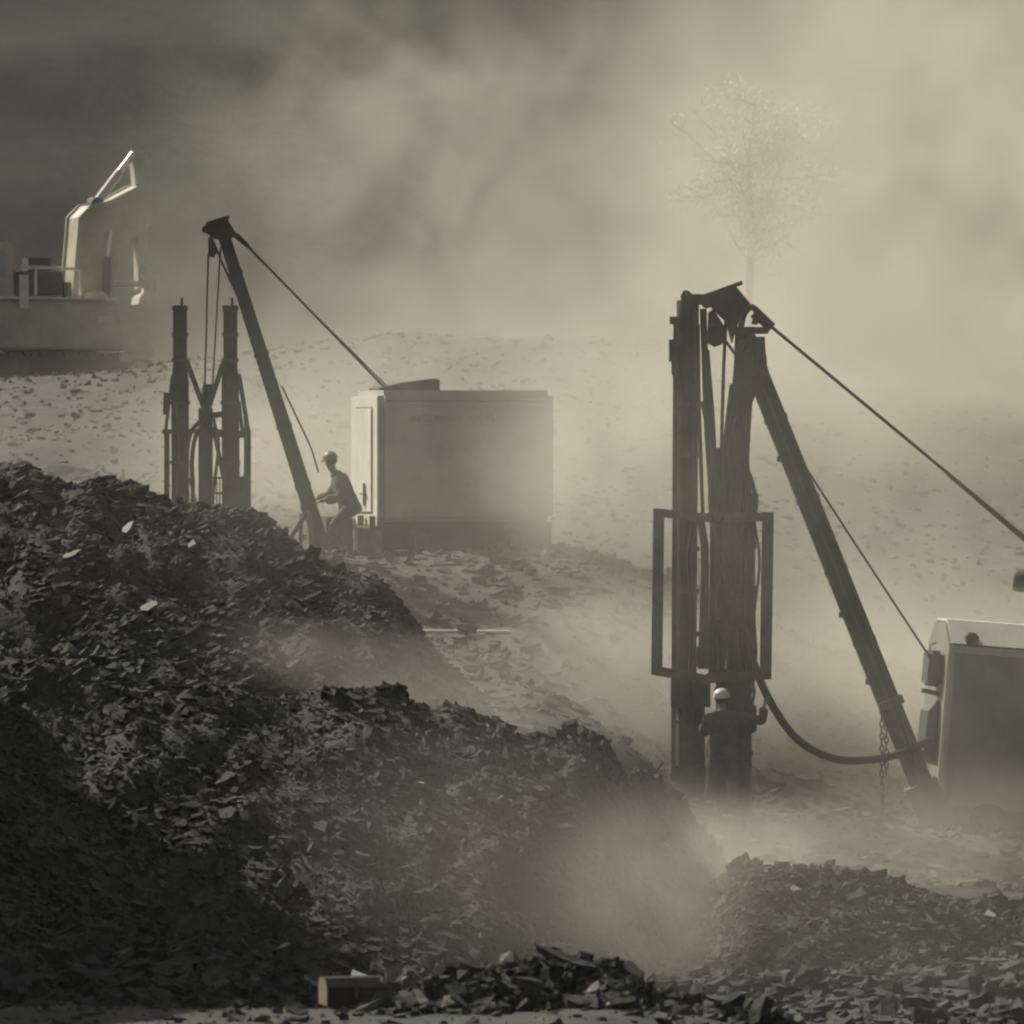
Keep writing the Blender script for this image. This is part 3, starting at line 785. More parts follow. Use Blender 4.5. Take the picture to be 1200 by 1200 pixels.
# guard frame
gf = None
for (a, b, w, dp) in ((P(772, 596, -.35), P(769.5, 791, -.35), 13, .12), (P(900, 600, -.35), P(897, 796, -.35), 13.5, .12)):
    m = MB(); m.beam(a, b, w * u80, dp); m.build('guard_post', M['steel_dusty'], rr)
m = MB(); m.beam(P(766, 600.5, -.35), P(832, 607, -.36), 10 * u80, .118); m.build('guard_bar', M['steel_dusty'], rr)
m = MB(); m.beam(P(828, 606, -.33), P(906, 606, -.34), 10 * u80, .118); m.build('guard_bar', M['steel_dusty'], rr)
m = MB(); m.beam(P(764, 785, -.35), P(832, 797, -.36), 11 * u80, .118); m.build('guard_bar', M['steel_dusty'], rr)
m = MB(); m.beam(P(828, 794, -.33), P(903, 791, -.34), 10 * u80, .118); m.build('guard_bar', M['steel_dusty'], rr)
m = MB(); m.tube([P(820, 604, -.42), P(826, 640, -.42), P(826, 780, -.42)], 0.06); m.build('guard_rail', M['steel'], rr)
for k, (xa, xb, xc, xd, r_) in enumerate(((828, 836, 842, 838, .042), (858, 850, 846, 850, .038), (864, 858, 866, 862, .034))):
    m = MB(); m.tube(catmull([P(xa, 410 + 40 * k, -.2), P(xb, 520, -.26), P(xb - 3, 590, -.34), P(xc, 660, -.4), P(xd, 730, -.38), P(xc, 790, -.3)], 8), r_, 9); m.build('hydraulic_hose', M['rubber'], rr)
m = MB(); m.cyl(P(838, 715, -.30), P(872, 713, -.30), .14, 16); wd = m.build('winch_drum', M['steel'], rr)
for xx in (838, 872):
    m = MB(); m.cyl(P(xx, 714, -.30), P(xx + 2.5, 714, -.30), .19, 18); m.build('drum_flange', M['steel_dusty'], wd)
m = MB(); m.box(P(826, 770, -.18), (.26, .3, .34)); m.build('gear_case', M['steel'], rr, bevel=.03)
m = MB(); m.box(P(880, 842, -.05), (.16, .3, .42)); m.build('gear_case', M['steel'], rr, bevel=.03)
m = MB(); m.box(P(836, 880, -.02), (.20, .26, .26)); m.build('clamp_jaw', M['steel'], rr, bevel=.03)
# crown head, pulley and ropes
m = MB(); m.prism([P(824, 349, -.22), P(862, 335, -.22), P(879, 355, -.22), P(874, 366, -.22), P(866, 376, -.22), P(858, 402, -.22), P(851, 376, -.22), P(845, 371, -.22), P(832, 358, -.22)], (0, .44, 0)); head = m.build('crown_head', M['steel'], rr)
m = MB(); m.beam(P(822, 348.5, 0), P(869, 331.5, 0), 4.5 * u80, .54); m.build('top_plate', M['steel'], head)
m = MB(); m.cyl(P(828, 355, -.26), P(828, 355, .26), 0.08); m.build('sheave', M['steel'], head)
m = MB(); m.prism([P(830, 366, -.08), P(836, 362, -.08), P(850, 384, -.08), P(848, 400, -.08), P(838, 407, -.08), P(829, 402, -.08)], (0, .16, 0)); pb = m.build('pulley_block', M['steel'], rr)
m = MB(); m.cyl(P(839, 394, -.10), P(839, 394, .10), 0.145, 18); m.build('sheave', M['rubber'], pb)
m = MB(); m.tube([P(851, 370), P(848, 430), P(846, 500), P(845, 545)], 0.026, 6); m.build('hoist_rope', M['rope'], rr)
m = MB(); m.tube([P(848, 396), P(862, 416)], 0.022, 6); m.build('hoist_rope', M['rope'], rr)
m = MB(); m.prism([P(834, 528, -.12), P(843, 524, -.12), P(847, 536, -.12), P(844, 572, -.12), P(848, 596, -.12), P(832, 598, -.12), P(830, 560, -.12)], (0, .24, 0)); m.build('hook_block', M['steel'], rr)
m = MB(); m.tube(catmull([P(868, 384, -.3), P(872, 368, -.3), P(880, 360, -.3), P(887, 366, -.28), P(884, 380, -.25)], 6), 0.045); m.build('rope_loop', M['steel_dusty'], rr)
m = MB(); m.tube([P(884, 366), P(905, 384)], [0.09, 0.07], 10); m.build('rope_socket', M['steel_dusty'], rr)
m = MB(); m.tube([P(904, 383, 0), P(1245, 666, 1.5)], 0.024, 6); m.build('stay_rope', M['rope'], rr)
m = MB(); m.tube([P(1110, 556, .9), P(1245, 672, 1.5)], 0.018, 6); m.build('stay_rope', M['rope'], rr)
for py_, xa, xb, w in ((388, 864, 900, 8), (402, 864, 893, 6), (424, 872, 898, 14), (436, 872, 900, 9)):
    m = MB(); m.beam(P(xa, py_, -.06), P(xb, py_ - 1, -.06), w * u80, 0.40); m.build('pivot_clamp', M['steel_dusty'], rr)
m = MB(); m.tube(catmull([P(870, 410, -.25), P(878, 396, -.28), P(886, 400, -.28), P(888, 440, -.25), P(880, 470, -.2)], 6), 0.035); m.build('hydraulic_hose', M['rubber'], rr)
m = MB(); m.beam(P(884, 395, .15), P(886, 445, .15), 24 * u80, .30); m.build('pivot_arm', M['steel'], rr)
m = MB(); m.beam(P(884, 428, .12), P(1092, 950, .3), 25 * u80, .34, 27 * u80, .34); boom = m.build('boom', M['steel'], rr)
bd = (P(1092, 950) - P(884, 428)).normalized(); bn = Vector((bd.z, 0, -bd.x))
m = MB(); m.beam(P(895, 455, -.06) + bn * -.0, P(1084, 930, .12), 3.2 * u80, .012); m.build('boom_seam', M['steel_dusty'], boom)
for t_ in (.12, .3, .46, .62, .9):
    c_ = P(884, 428, .12).lerp(P(1092, 950, .3), t_)
    m = MB(); m.beam(c_ - bd * .03, c_ + bd * .03, 28 * u80, .37); m.build('weld_band', M['steel'], boom)
for t_ in (.2, .55, .7):
    c_ = P(884, 428, .12).lerp(P(1092, 950, .3), t_) - bn * -.17
    m = MB(); m.box(c_, (.07, .10, .09)); m.build('lug', M['steel'], boom)
m = MB(); m.tube(catmull([P(900, 440, -.1), P(945, 560, -.12), P(985, 655, -.1), P(1022, 760, -.1), P(1050, 830, -.05), P(1075, 900, 0)], 8), .022); m.build('boom_hose', M['rubber'], boom)
m = MB(); m.beam(P(1030, 829, 0.02), P(1058, 818, 0.02), 9 * u80, .40); m.build('boom_collar', M['steel'], boom)
m = MB(); m.beam(P(1078, 918, .2), P(1104, 975, .2), 40 * u80, .5); m.build('boom_foot', M['steel'], rr)
m = MB(); m.tube([P(943, 546, .05), P(1000, 634, .3), P(1092, 774, .9)], 0.016, 6); m.build('pull_rope', M['rope'], rr)
hose = [P(846, 650, -.5), P(856, 690, -.55), P(872, 740, -.55), P(888, 790, -.5), P(906, 828, -.45), P(930, 862, -.4), P(958, 882, -.3), P(990, 891, -.2), P(1030, 889, -.1), P(1064, 880, .0), P(1088, 868, .4)]
m = MB(); m.tube(catmull(hose, 7), 0.058, 10); m.build('air_hose', M['rubber'], rr)
m = MB()
for sx, n, y0 in ((1033, 15, 826), (1038.5, 11, 830)):
    for k in range(n):
        c = P(sx + (k % 2) * .4, y0 + k * 7.4, -.12)
        m.torus(c, (1, 0, 0) if k % 2 else (0, 1, 0), (0, 0, 1), 0.026, 0.056, 0.012, 10, 5)
m.build('chain', M['rope'], rr)
m = MB(); m.tube(catmull([P(1034, 930, -.12), P(1033, 950, -.12), P(1034, 975, -.12)], 4), 0.04); m.build('chain_rod', M['steel'], rr)
m = MB(); m.tube(catmull([P(872, 893, -.3), P(888, 902, -.4), P(896, 914, -.5), P(906, 920, -.5)], 5), 0.008, 5); m.build('cord', M['rope'], rr)

# ------------------------------------------------------------------ twin column drill rig (left)
YL = 108.0
def Q(px, py, dy=0.0): return at(px, py, YL + dy)
u74 = YL / F
lr = empty('drill_rig', Q(245, 655), 'drill rig with twin upright columns behind the slate heap', 'drill rig')
def lcol(mb, px0, px1, py0, py1, dy, dep, pxb=None, wb=None):
    return mb.beam(Q((px0 + px1) / 2, py0, dy), Q((px0 + px1) / 2 if pxb is None else pxb, py1, dy), (px1 - px0) * u74, dep, wb and wb * u74, dep)
for (x0, x1, yb) in ((203, 219, 665), (262, 278, 668)):
    cx = (x0 + x1) / 2
    m = MB(); lcol(m, x0, x1, 358, 428, 0, .20); lcol(m, x0, x1, 428, 448, 0, .20, None, 20); m.beam(Q(cx, 448), Q(cx + 1, yb), 20 * u74, .24); cl = m.build('column', M['steel'], lr)
    m = MB(); m.tube([Q(cx + 2, 360), Q(cx + 2, 349)], 0.022); m.build('rod_end', M['steel'], cl)
    m = MB(); m.beam(Q(x0 - 1, 361), Q(x1 + 1, 361), 5 * u74, .24); m.build('column_cap', M['steel'], cl)
for a, b, w in ((Q(219, 424, -.1), Q(242, 486, -.1), 6), (Q(262, 424, -.1), Q(240, 492, -.1), 6), (Q(202, 440, -.1), Q(194, 506, -.1), 3.5), (Q(280, 438, -.1), Q(291, 506, -.1), 5),
                (Q(250, 500, -.1), Q(264, 570, -.1), 5), (Q(284, 505, 0), Q(280, 470, 0), 4)):
    m = MB(); m.beam(a, b, w * u74, .07); m.build('brace', M['steel_dusty'], lr)
m = MB(); m.beam(Q(190, 506, -.16), Q(236, 505, -.16), 5.5 * u74, .08); m.build('cross_bar', M['steel_dusty'], lr)
m = MB(); m.beam(Q(232, 505, -.15), Q(294, 510, -.15), 8 * u74, .08); m.build('cross_bar', M['steel'], lr)
m = MB(); m.beam(Q(195, 460, -.05), Q(194, 486, -.05), 6 * u74, .1); m.build('bracket', M['steel'], lr)
for x, w, y0, y1 in ((195.5, 6, 508, 660), (203, 3, 508, 660), (290, 8, 503, 665)):
    m = MB(); m.beam(Q(x, y0, -.12), Q(x, y1, -.12), w * u74, .08); m.build('guard_post', M['steel'], lr)
m = MB(); m.prism([Q(265, 562, -.2), Q(293, 556, -.2), Q(294, 664, -.2), Q(265, 664, -.2)], (0, .05, 0)); m.build('guard_plate', M['steel'], lr)
m = MB(); lcol(m, 233, 249, 478, 660, 0, .26); hm = m.build('hammer', M['steel'], lr)
m = MB(); m.tube([Q(243, 450), Q(243, 458), Q(242, 474), Q(241, 482)], [.07, .095, .09, .06], 12); m.build('hammer_cap', M['steel'], hm)
m = MB(); m.beam(Q(248, 487, 0), Q(262, 485, 0), 7 * u74, .1); m.build('bracket', M['steel'], hm)
m = MB(); m.beam(Q(248, 508, 0), Q(264, 508, 0), 9 * u74, .1); m.build('bracket', M['steel'], hm)
for k in range(4):
    m = MB(); m.beam(Q(250.5 + k * 3.4, 560, .05), Q(250.5 + k * 3.4, 600, .05), 1.4 * u74, .02); m.build('grating_bar', M['steel'], lr)
for y in (560, 578, 598):
    m = MB(); m.beam(Q(249, y, .03), Q(263, y, .03), 2.4 * u74, .02); m.build('grating_bar', M['steel'], lr)
for hp, r in (([(244, 480), (236, 492), (224, 506), (219, 530), (216, 570), (214, 640)], .034), ([(246, 486), (238, 500), (229, 512), (225, 540), (226, 580), (222, 640)], .034), ([(250, 490), (256, 520), (252, 560), (247, 600), (238, 640)], .026), ([(222, 560), (230, 590), (238, 598), (250, 610), (262, 618)], .02), ([(206, 470), (210, 520), (207, 580), (209, 650)], .02), ([(286, 470), (288, 540), (282, 600), (284, 650)], .018)):
    m = MB(); m.tube(catmull([Q(x, y, -.25) for x, y in hp], 6), r); m.build('hydraulic_hose', M['rubber'] if r > .03 else M['steel_dusty'], lr)
m = MB(); m.beam(Q(258, 262), Q(379, 645, -.1), 14 * u74, .20, 18 * u74, .22); lboom = m.build('boom', M['steel'], lr)
for t_ in (.15, .4, .62, .8):
    c_ = Q(258, 262).lerp(Q(379, 645, -.1), t_); d_ = (Q(379, 645) - Q(258, 262)).normalized()
    m = MB(); m.beam(c_ - d_ * .025, c_ + d_ * .025, (16.5 + 4 * t_) * u74, .25); m.build('weld_band', M['steel'], lboom)
for x_ in (211, 270):
    for y_ in (390, 420, 470, 540):
        m = MB(); lcol(m, x_ - (9.5 if y_ < 440 else 11.5), x_ + (9.5 if y_ < 440 else 11.5), y_, y_ + 4, 0, .27); m.build('column_band', M['steel_dusty'], lr)
m = MB(); m.prism([Q(237, 270, -.14), Q(243, 261, -.14), Q(266, 256, -.14), Q(277, 275, -.14), Q(268, 280, -.14), Q(252, 280, -.14), Q(244, 275, -.14)], (0, .28, 0)); lh = m.build('crown_head', M['steel'], lr)
m = MB(); m.beam(Q(242, 262, 0), Q(268.5, 254, 0), 3 * u74, .34); m.build('top_plate', M['steel'], lh)
m = MB(); m.cyl(Q(241, 269, -.17), Q(241, 269, .17), .06); m.build('sheave', M['steel'], lh)
m = MB(); m.prism([Q(244, 278, -.07), Q(249, 278, -.07), Q(254, 296, -.07), Q(250, 302, -.07), Q(244, 300, -.07)], (0, .14, 0)); m.build('pulley_block', M['steel'], lr)
for pts, r in (([(244, 298), (240, 452)], .016), ([(258.5, 290), (249, 453)], .014), ([(247, 276), (262, 312), (281, 352)], .018)):
    m = MB(); m.tube([Q(x, y, -.05) for x, y in pts], r, 6); m.build('hoist_rope', M['rope'], lr)
m = MB(); m.tube([Q(276, 275), Q(291, 289)], [.05, .035], 8); m.build('rope_socket', M['steel'], lr)
m = MB(); m.tube([Q(289, 287), C(0.30, 0.8, HC + 0.05)], .019, 6); m.build('stay_rope', M['rope'], lr)
m = MB(); m.tube([Q(300, 300), C(0.36, 0.8, HC + 0.05)], .011, 6); m.build('stay_rope', M['rope'], lr)
m = MB(); m.tube(catmull([Q(330, 452), Q(350, 494), Q(364, 524), Q(373, 553)], 5), .014, 6); m.build('pull_rope', M['rope'], lr)
m = MB(); m.tube(catmull([Q(362, 596, -.2), Q(352, 612, -.25), Q(338, 632, -.3), Q(322, 645, -.4), Q(306, 652, -.5)], 6), .042); m.build('air_hose', M['rubber'], lr)
m = MB(); m.tube([Q(353, 602, -.2), Q(352, 648, -.2)], .03); m.build('support_rod', M['steel_dusty'], lr)
m = MB(); m.tube(catmull([Q(362, 598, -.3), Q(364, 625, -.35), Q(363, 652, -.5), Q(357, 676, -1.6), Q(342, 696, -3.2)], 6), .034); m.build('air_hose', M['rubber_pale'], lr)
m = MB(); m.tube([Q(366, 600, -.15), Q(381, 652, -.15)], .02); m.build('support_rod', M['steel'], lr)
m = MB(); m.beam(Q(354, 600, -.1), Q(372, 594, -.1), 14 * u74, .26); m.build('boom_collar', M['steel'], lboom)

# ------------------------------------------------------------------ excavator
YE = 160.0
def E(px, py, dy=0.0): return at(px, py, YE + dy)
ex = empty('excavator', E(40, 458), 'dusty excavator with raised boom and bright piston standing on the bench', 'excavator')
def slab(name, poly, dy, dep, mat, parent=ex, bevel=0.0):
    m = MB(); m.prism([E(x, y, dy) for x, y in poly], (0, dep, 0)); return m.build(name, mat, parent, bevel)
body = slab('house', [(-120, 351), (110, 351), (121, 362), (126, 384), (126, 409), (-120, 409)], -1.2, 2.6, M['machine'], bevel=0.05)
slab('sunlit_deck_edge', [(-120, 346.5), (117, 348.5), (118, 350.6), (-120, 350.6)], -1.27, 2.7, M['white'], body)  # white strip: sunlight on the deck's top edge put into the colour
slab('front_deck', [(127, 376), (165, 378), (165, 410), (127, 410)], -1.0, 2.2, M['machine'])
m = MB(); m.ball(E(104, 350, -.6), 0.30, 14, 8, (1, 1, .8)); m.build('boom_boss', M['machine'], ex)
slab('name_plate', [(95, 370), (115, 370), (115, 378), (95, 378)], -1.225, .02, M['plate'], body)
slab('engine_hood', [(12, 318), (74, 318), (76, 346), (12, 346)], 0.0, 1.1, M['steel'])
slab('exhaust', [(38, 302), (66, 302), (66, 317), (38, 317)], 0.3, .5, M['steel'])
m = MB(); m.beam(E(3, 313, -1.0), E(45, 313.5, -1.0), 3.2 / 50, .5); m.tube([E(44, 314, -1.0), E(75, 315, -1.0), E(78, 318, -1.0), E(78.5, 346, -1.0)], .035); m.tube([E(24, 314, -1.0), E(24, 346, -1.0)], .03); m.build('handrail', M['white'], ex)
cab = slab('cab', [(-90, 285), (-4, 285), (-2, 349), (-90, 349)], -1.0, 1.3, M['machine'], bevel=.04)
slab('door_panel', [(-1, 322), (9.5, 322), (9.5, 361), (-1, 361)], -1.32, .05, M['white'], cab)
slab('window', [(-80, 292), (-14, 292), (-12, 325), (-80, 325)], -1.025, .02, M['glass'], cab)
for dy in (-.46, .36):
    slab('boom_plate', [(78, 349), (128, 349), (134, 310), (142, 285), (176, 262), (172, 214), (160, 216), (128, 233), (100, 240), (86, 254)], dy, .06, M['machine'])
slab('boom_web', [(78.4, 348), (127, 348), (133, 309), (141, 284), (175, 261), (171.5, 214.6), (160, 216.6), (128, 233.5), (100, 240.5), (86.4, 254.3)], -.398, .755, M['machine'])
m = MB(); m.tube([E(111, 241, -.1), E(143, 200, -.1)], .11, 12); ac = m.build('arm_cylinder', M['plate'], ex)
m = MB(); m.tube([E(142, 201, -.1), E(160, 178, -.1)], .085, 10); m.build('piston_rod', M['chrome'], ac)
m = MB(); m.cyl(E(113, 238, -.25), E(113, 238, .1), .16, 14); m.build('pivot_pin', M['steel_dusty'], ex)
slab('stick', [(157, 176), (172, 177), (177, 240), (176, 336), (164, 338), (163, 240)], -.18, .34, M['machine'])
bk = slab('bucket', [(166, 322), (176, 312), (184, 322), (184, 342), (176, 354), (162, 356), (164, 347), (174, 342), (177, 332)], -.3, .6, M['machine'])
for dy in (-.55, .40):
    m = MB(); m.tube([E(117, 348, dy), E(120, 300, dy)], .10, 10); bc = m.build('boom_cylinder', M['steel_dusty'], ex)
    m = MB(); m.tube([E(120, 302, dy), E(124, 268, dy)], .055, 10); m.build('piston_rod', M['chrome'], bc)
m = MB(); m.tube([E(119, 332, -1.0), E(150, 332, -1.0)], .07, 10); m.build('hydraulic_pipe', M['machine'], ex)
slab('slew_ring', [(10, 410), (100, 410), (96, 420), (14, 420)], -.9, 1.8, M['steel'])
for dy in (-1.5, .9):
    pts = []
    for k in range(13):
        a = math.pi / 2 + math.pi * k / 12; pts.append((-70 + 20 * math.cos(a), 437 - 20 * math.sin(a)))
    for k in range(13):
        a = -math.pi / 2 + math.pi * k / 12; pts.append((142 + 20 * math.cos(a), 437 - 20 * math.sin(a)))
    tr = slab('track', pts, dy, .6, M['steel'])
    for k in range(22):
        x = -66 + k * 9.6
        slab('track_shoe', [(x, 413), (x + 7, 413), (x + 7, 416.9), (x, 416.9)], dy - .03, .66, M['steel_dusty'], tr)
    for x, r in ((-70, 14), (142, 14), (4, 6), (32, 6), (60, 6), (88, 6), (116, 6)):
        m = MB(); m.cyl(E(x, 437 if r > 8 else 447, dy - .06), E(x, 437 if r > 8 else 447, dy - .004), r / 50, 16); m.build('roller', M['machine'], tr)
slab('track_step', [(118, 414), (126, 410), (160, 411), (158, 420), (134, 421), (130, 424), (116, 424)], -1.56, .05, M['machine'])

# ------------------------------------------------------------------ people
def skin_mesh(name, nodes, mat, parent, sub=2, root=0, smooth_noise=0.0, seed=0):
    """nodes: (pos, (rx, ry), parent index); one continuous surface grown from the joints"""
    me = bpy.data.meshes.new(name)
    me.from_pydata([tuple(n[0]) for n in nodes], [(i, n[2]) for i, n in enumerate(nodes) if n[2] is not None], [])
    o = bpy.data.objects.new(name, me); col.objects.link(o)
    md = o.modifiers.new('skin', 'SKIN'); md.use_smooth_shade = True; md.branch_smoothing = 0.4
    for i, n in enumerate(nodes):
        sv = me.skin_vertices[0].data[i]
        r = n[1] if isinstance(n[1], tuple) else (n[1], n[1])
        sv.radius = r; sv.use_root = (i == root)
    sd = o.modifiers.new('sub', 'SUBSURF'); sd.levels = sub; sd.render_levels = sub
    bpy.context.view_layer.update()
    me2 = bpy.data.meshes.new_from_object(o.evaluated_get(bpy.context.evaluated_depsgraph_get()))
    bpy.data.objects.remove(o)
    if smooth_noise:
        from mathutils import noise as mn
        for v in me2.vertices:
            v.co += Vector(v.normal) * smooth_noise * mn.noise(v.co * 9 + Vector((seed, 0, 0)))
    me2.name = name
    me2.materials.clear(); me2.materials.append(mat)
    for p in me2.polygons: p.use_smooth = True
    ob = bpy.data.objects.new(name, me2); col.objects.link(ob); adopt(ob, parent)
    return ob

def hand_nodes(nodes, wrist_i, palm, fdir, spread, curl, r=0.010, ln=0.085):
    """palm plus five bent fingers, thumb leaving the side of the palm"""
    nodes.append((palm, (0.034, 0.020), wrist_i)); pi = len(nodes) - 1
    f, s, c = fdir.normalized(), spread.normalized(), curl.normalized()
    for k, (off, l) in enumerate(((-.030, .85), (-.010, 1.0), (.010, .95), (.028, .75))):
        a = palm + f * 0.045 + s * off
        nodes.append((a, r, pi)); i = len(nodes) - 1
        b = a + (f * .75 + c * .55).normalized() * ln * .45 * l; nodes.append((b, r * .95, i)); i = len(nodes) - 1
        d = b + (f * .1 + c).normalized() * ln * .35 * l; nodes.append((d, r * .9, i)); i = len(nodes) - 1
        e = d + (c * .6 - f * .7).normalized() * ln * .28 * l; nodes.append((e, r * .8, i))
    t = palm - s * 0.040 + f * .005; nodes.append((t, r * 1.1, pi)); i = len(nodes) - 1
    t2 = t + (f * .5 - s * .5 + c * .5).normalized() * .035; nodes.append((t2, r, i)); i = len(nodes) - 1
    nodes.append((t2 + (c * .9 + f * .3).normalized() * .03, r * .85, i))

def person(base, label, J, helmet_mat, facing, group=None, tilt=None, bulk=1.0):
    """J: joint positions relative to base (metres); facing: unit vector the face looks along"""
    pr = empty('person', base, label, 'person', group)
    b = Vector(base)
    j = {k: b + Vector(v) for k, v in J.items()}
    n = []
    def nd(p, r, par): n.append((p, r, par)); return len(n) - 1
    pel = nd(j['pelvis'], (.12, .09), None)
    sp = nd(j['pelvis'].lerp(j['chest'], .5), (.12, .085), pel)
    ch = nd(j['chest'], (.14, .10), sp)
    nk = nd(j['neck'], (.06, .06), ch)
    hd0 = nd(j['head'] - Vector((0, 0, .075)), (.066, .075), nk)
    hd1 = nd(j['head'] + Vector((0, 0, .02)), (.078, .095), hd0)
    nd(j['head'] + Vector((0, 0, .095)), (.055, .07), hd1)
    for s in 'lr':
        sh = nd(j['sh_' + s], .062, ch); el = nd(j['el_' + s], .046, sh); wr = nd(j['wr_' + s], .030, el)
        fd = (j['wr_' + s] - j['el_' + s]).normalized()
        cu = Vector(J.get('curl_' + s, (0, 1, 0)))
        spd = fd.cross(cu).normalized() * (1 if s == 'r' else -1)
        hand_nodes(n, wr, j['wr_' + s] + fd * .06, fd, spd, cu)
        hp = nd(j['hip_' + s], .075, pel); kn = nd(j['kn_' + s], .058, hp); an = nd(j['an_' + s], .042, kn)
        nd(j['an_' + s] + Vector(J['toe_' + s]), .036, an)
    body = skin_mesh('body', n, M['skin'], pr, 2)
    # jacket
    n = []
    def nd(p, r, par):
        r = tuple(q * bulk for q in r) if isinstance(r, tuple) else r * bulk
        n.append((p, r, par)); return len(n) - 1
    h0 = nd(j['pelvis'] - (j['chest'] - j['pelvis']).normalized() * .20, (.215, .165), None)
    h0 = nd(j['pelvis'], (.21, .16), h0)
    h1 = nd(j['pelvis'].lerp(j['chest'], .4), (.20, .155), h0)
    h2 = nd(j['chest'], (.225, .165), h1)
    nk_ = nd(j['chest'].lerp(j['neck'], .62), (.14, .12), h2); nd(j['neck'] + Vector((0, 0, .015)), (.085, .085), nk_)
    for s in 'lr':
        a = nd(j['sh_' + s], .10, h2); c = nd(j['sh_' + s].lerp(j['el_' + s], .55), .092, a); d = nd(j['el_' + s], .084, c)
        nd(j['el_' + s].lerp(j['wr_' + s], .95), .062, d)
    skin_mesh('jacket', n, M['jacket'], pr, 2, 0, .022, 3)
    n.clear()
    t0 = nd(j['pelvis'], (.175, .13), None)
    nd(j['pelvis'] + (j['chest'] - j['pelvis']).normalized() * .16, (.17, .125), t0)
    for s in 'lr':
        a = nd(j['hip_' + s], .112, t0); c = nd(j['hip_' + s].lerp(j['kn_' + s], .55), .095, a); d = nd(j['kn_' + s], .080, c)
        e = nd(j['kn_' + s].lerp(j['an_' + s], .5), .078, d); nd(j['an_' + s] + (j['kn_' + s] - j['an_' + s]) * .08, .070, e)
    skin_mesh('trousers', n, M['trousers'], pr, 2, 0, .02, 7)
    for s in 'lr':
        toe = Vector(J['toe_' + s])
        n.clear()
        a = nd(j['an_' + s] + Vector((0, 0, .05)), .062, None); c = nd(j['an_' + s] + Vector((0, 0, -.03)), .058, a)
        nd(j['an_' + s] - toe * .25 + Vector((0, 0, -.045)), .045, c)
        d = nd(j['an_' + s] + toe * .6, (.05, .045), c); nd(j['an_' + s] + toe * 1.15, .038, d)
        skin_mesh('boot', n, M['boots'], pr, 1)
    # face, ears, hair, helmet
    f = Vector(facing).normalized(); sd = f.cross(Vector((0, 0, 1))).normalized(); up = Vector((0, 0, 1))
    h = j['head']
    m = MB(); m.tube([h + f * .088 + up * .03, h + f * .108 - up * .015, h + f * .09 - up * .025], [.010, .017, .010], 8); m.build('nose', M['skin'], body)
    m = MB(); m.tube([h + f * .083 - up * .055 - sd * .024, h + f * .092 - up * .055, h + f * .083 - up * .055 + sd * .024], .007, 6); m.build('mouth', M['rust'], body)
    for s in (-1, 1):
        m = MB(); m.ball(h + f * .080 + sd * s * .032 + up * .018, .011); m.build('eye', M['hair'], body)
        m = MB(); m.ball(h + sd * s * .084 - up * .005, .028, 10, 6, (.45, .7, 1.2)); m.build('ear', M['skin'], body)
    m = MB(); m.ball(h - f * .022 + up * .012, .099, 14, 8, (.92, .92, 1.05), math.pi * .72); m.build('hair', M['hair'], pr)
    tl = Vector(tilt).normalized() if tilt else up
    q = Vector((0, 0, 1)).rotation_difference(tl)
    m = MB(); m.ball((0, 0, 0), .132, 18, 8, (.95, 1.08, .95), math.pi * .53)
    m.v = [tuple(h + up * .035 + q @ Vector(p)) for p in m.v]; hl = m.build('helmet', helmet_mat, pr)
    m = MB(); m.torus((0, 0, -.008), (1, 0, 0), (0, 1, 0), .132, .150, .009, 20, 6)
    vs = []
    for p in m.v:
        p = Vector(p); k = max(0, p.normalized().dot(f)); p += f * .03 * k - up * .01 * k; vs.append(tuple(h + up * .035 + q @ p))
    m.v = vs; m.build('helmet_brim', helmet_mat, hl)
    return pr

wb = at(848, 950, 99.1)
person(wb, 'worker in a pale hard hat and dark clothes gripping the thick hose, back turned', {
    'pelvis': (-.02, .02, .93), 'chest': (-.02, .04, 1.27), 'neck': (-.02, .06, 1.47), 'head': (-.03, .10, 1.62),
    'sh_r': (.19, .04, 1.38), 'el_r': (.56, .0, 1.30), 'wr_r': (.595, .05, 1.52), 'curl_r': (.55, .35, .1),
    'sh_l': (-.22, .06, 1.37), 'el_l': (-.28, .24, 1.12), 'wr_l': (-.16, .44, 1.20), 'curl_l': (.2, .5, .6),
    'hip_r': (.08, .0, .88), 'kn_r': (.12, .06, .48), 'an_r': (.14, .0, .09), 'toe_r': (.05, .15, -.05),
    'hip_l': (-.13, .0, .88), 'kn_l': (-.17, .08, .48), 'an_l': (-.20, .02, .09), 'toe_l': (-.05, .15, -.05)},
    M['helmet'], (-.15, 1, 0), tilt=(-.03, -.05, 1), bulk=1.12)
lbp = at(396, 652, 109.6)
person(lbp, 'hazy silhouetted worker bending over the controls beside the white compressor end', {
    'pelvis': (0.181, 0.113, 0.814), 'chest': (0.045, 0.045, 1.164), 'neck': (-0.068, 0.023, 1.367), 'head': (-0.124, 0.000, 1.537),
    'sh_r': (0.023, 0.249, 1.266), 'el_r': (-0.113, 0.294, 0.972), 'wr_r': (-0.373, 0.226, 0.904), 'curl_r': (-.2, -.2, -.8),
    'sh_l': (0.045, -0.215, 1.266), 'el_l': (0.068, -0.294, 0.949), 'wr_l': (-0.226, -0.249, 0.904), 'curl_l': (-.2, .2, -.8),
    'hip_r': (0.181, 0.226, 0.768), 'kn_r': (-0.045, 0.271, 0.475), 'an_r': (0.113, 0.249, 0.102), 'toe_r': (-.15, 0, -.05),
    'hip_l': (0.181, -0.023, 0.768), 'kn_l': (-0.090, -0.068, 0.475), 'an_l': (0.045, -0.045, 0.102), 'toe_l': (-.15, 0, -.05)},
    M['helmet_dark'], (-1, -.15, 0), tilt=(-.25, 0, 1), bulk=1.12)

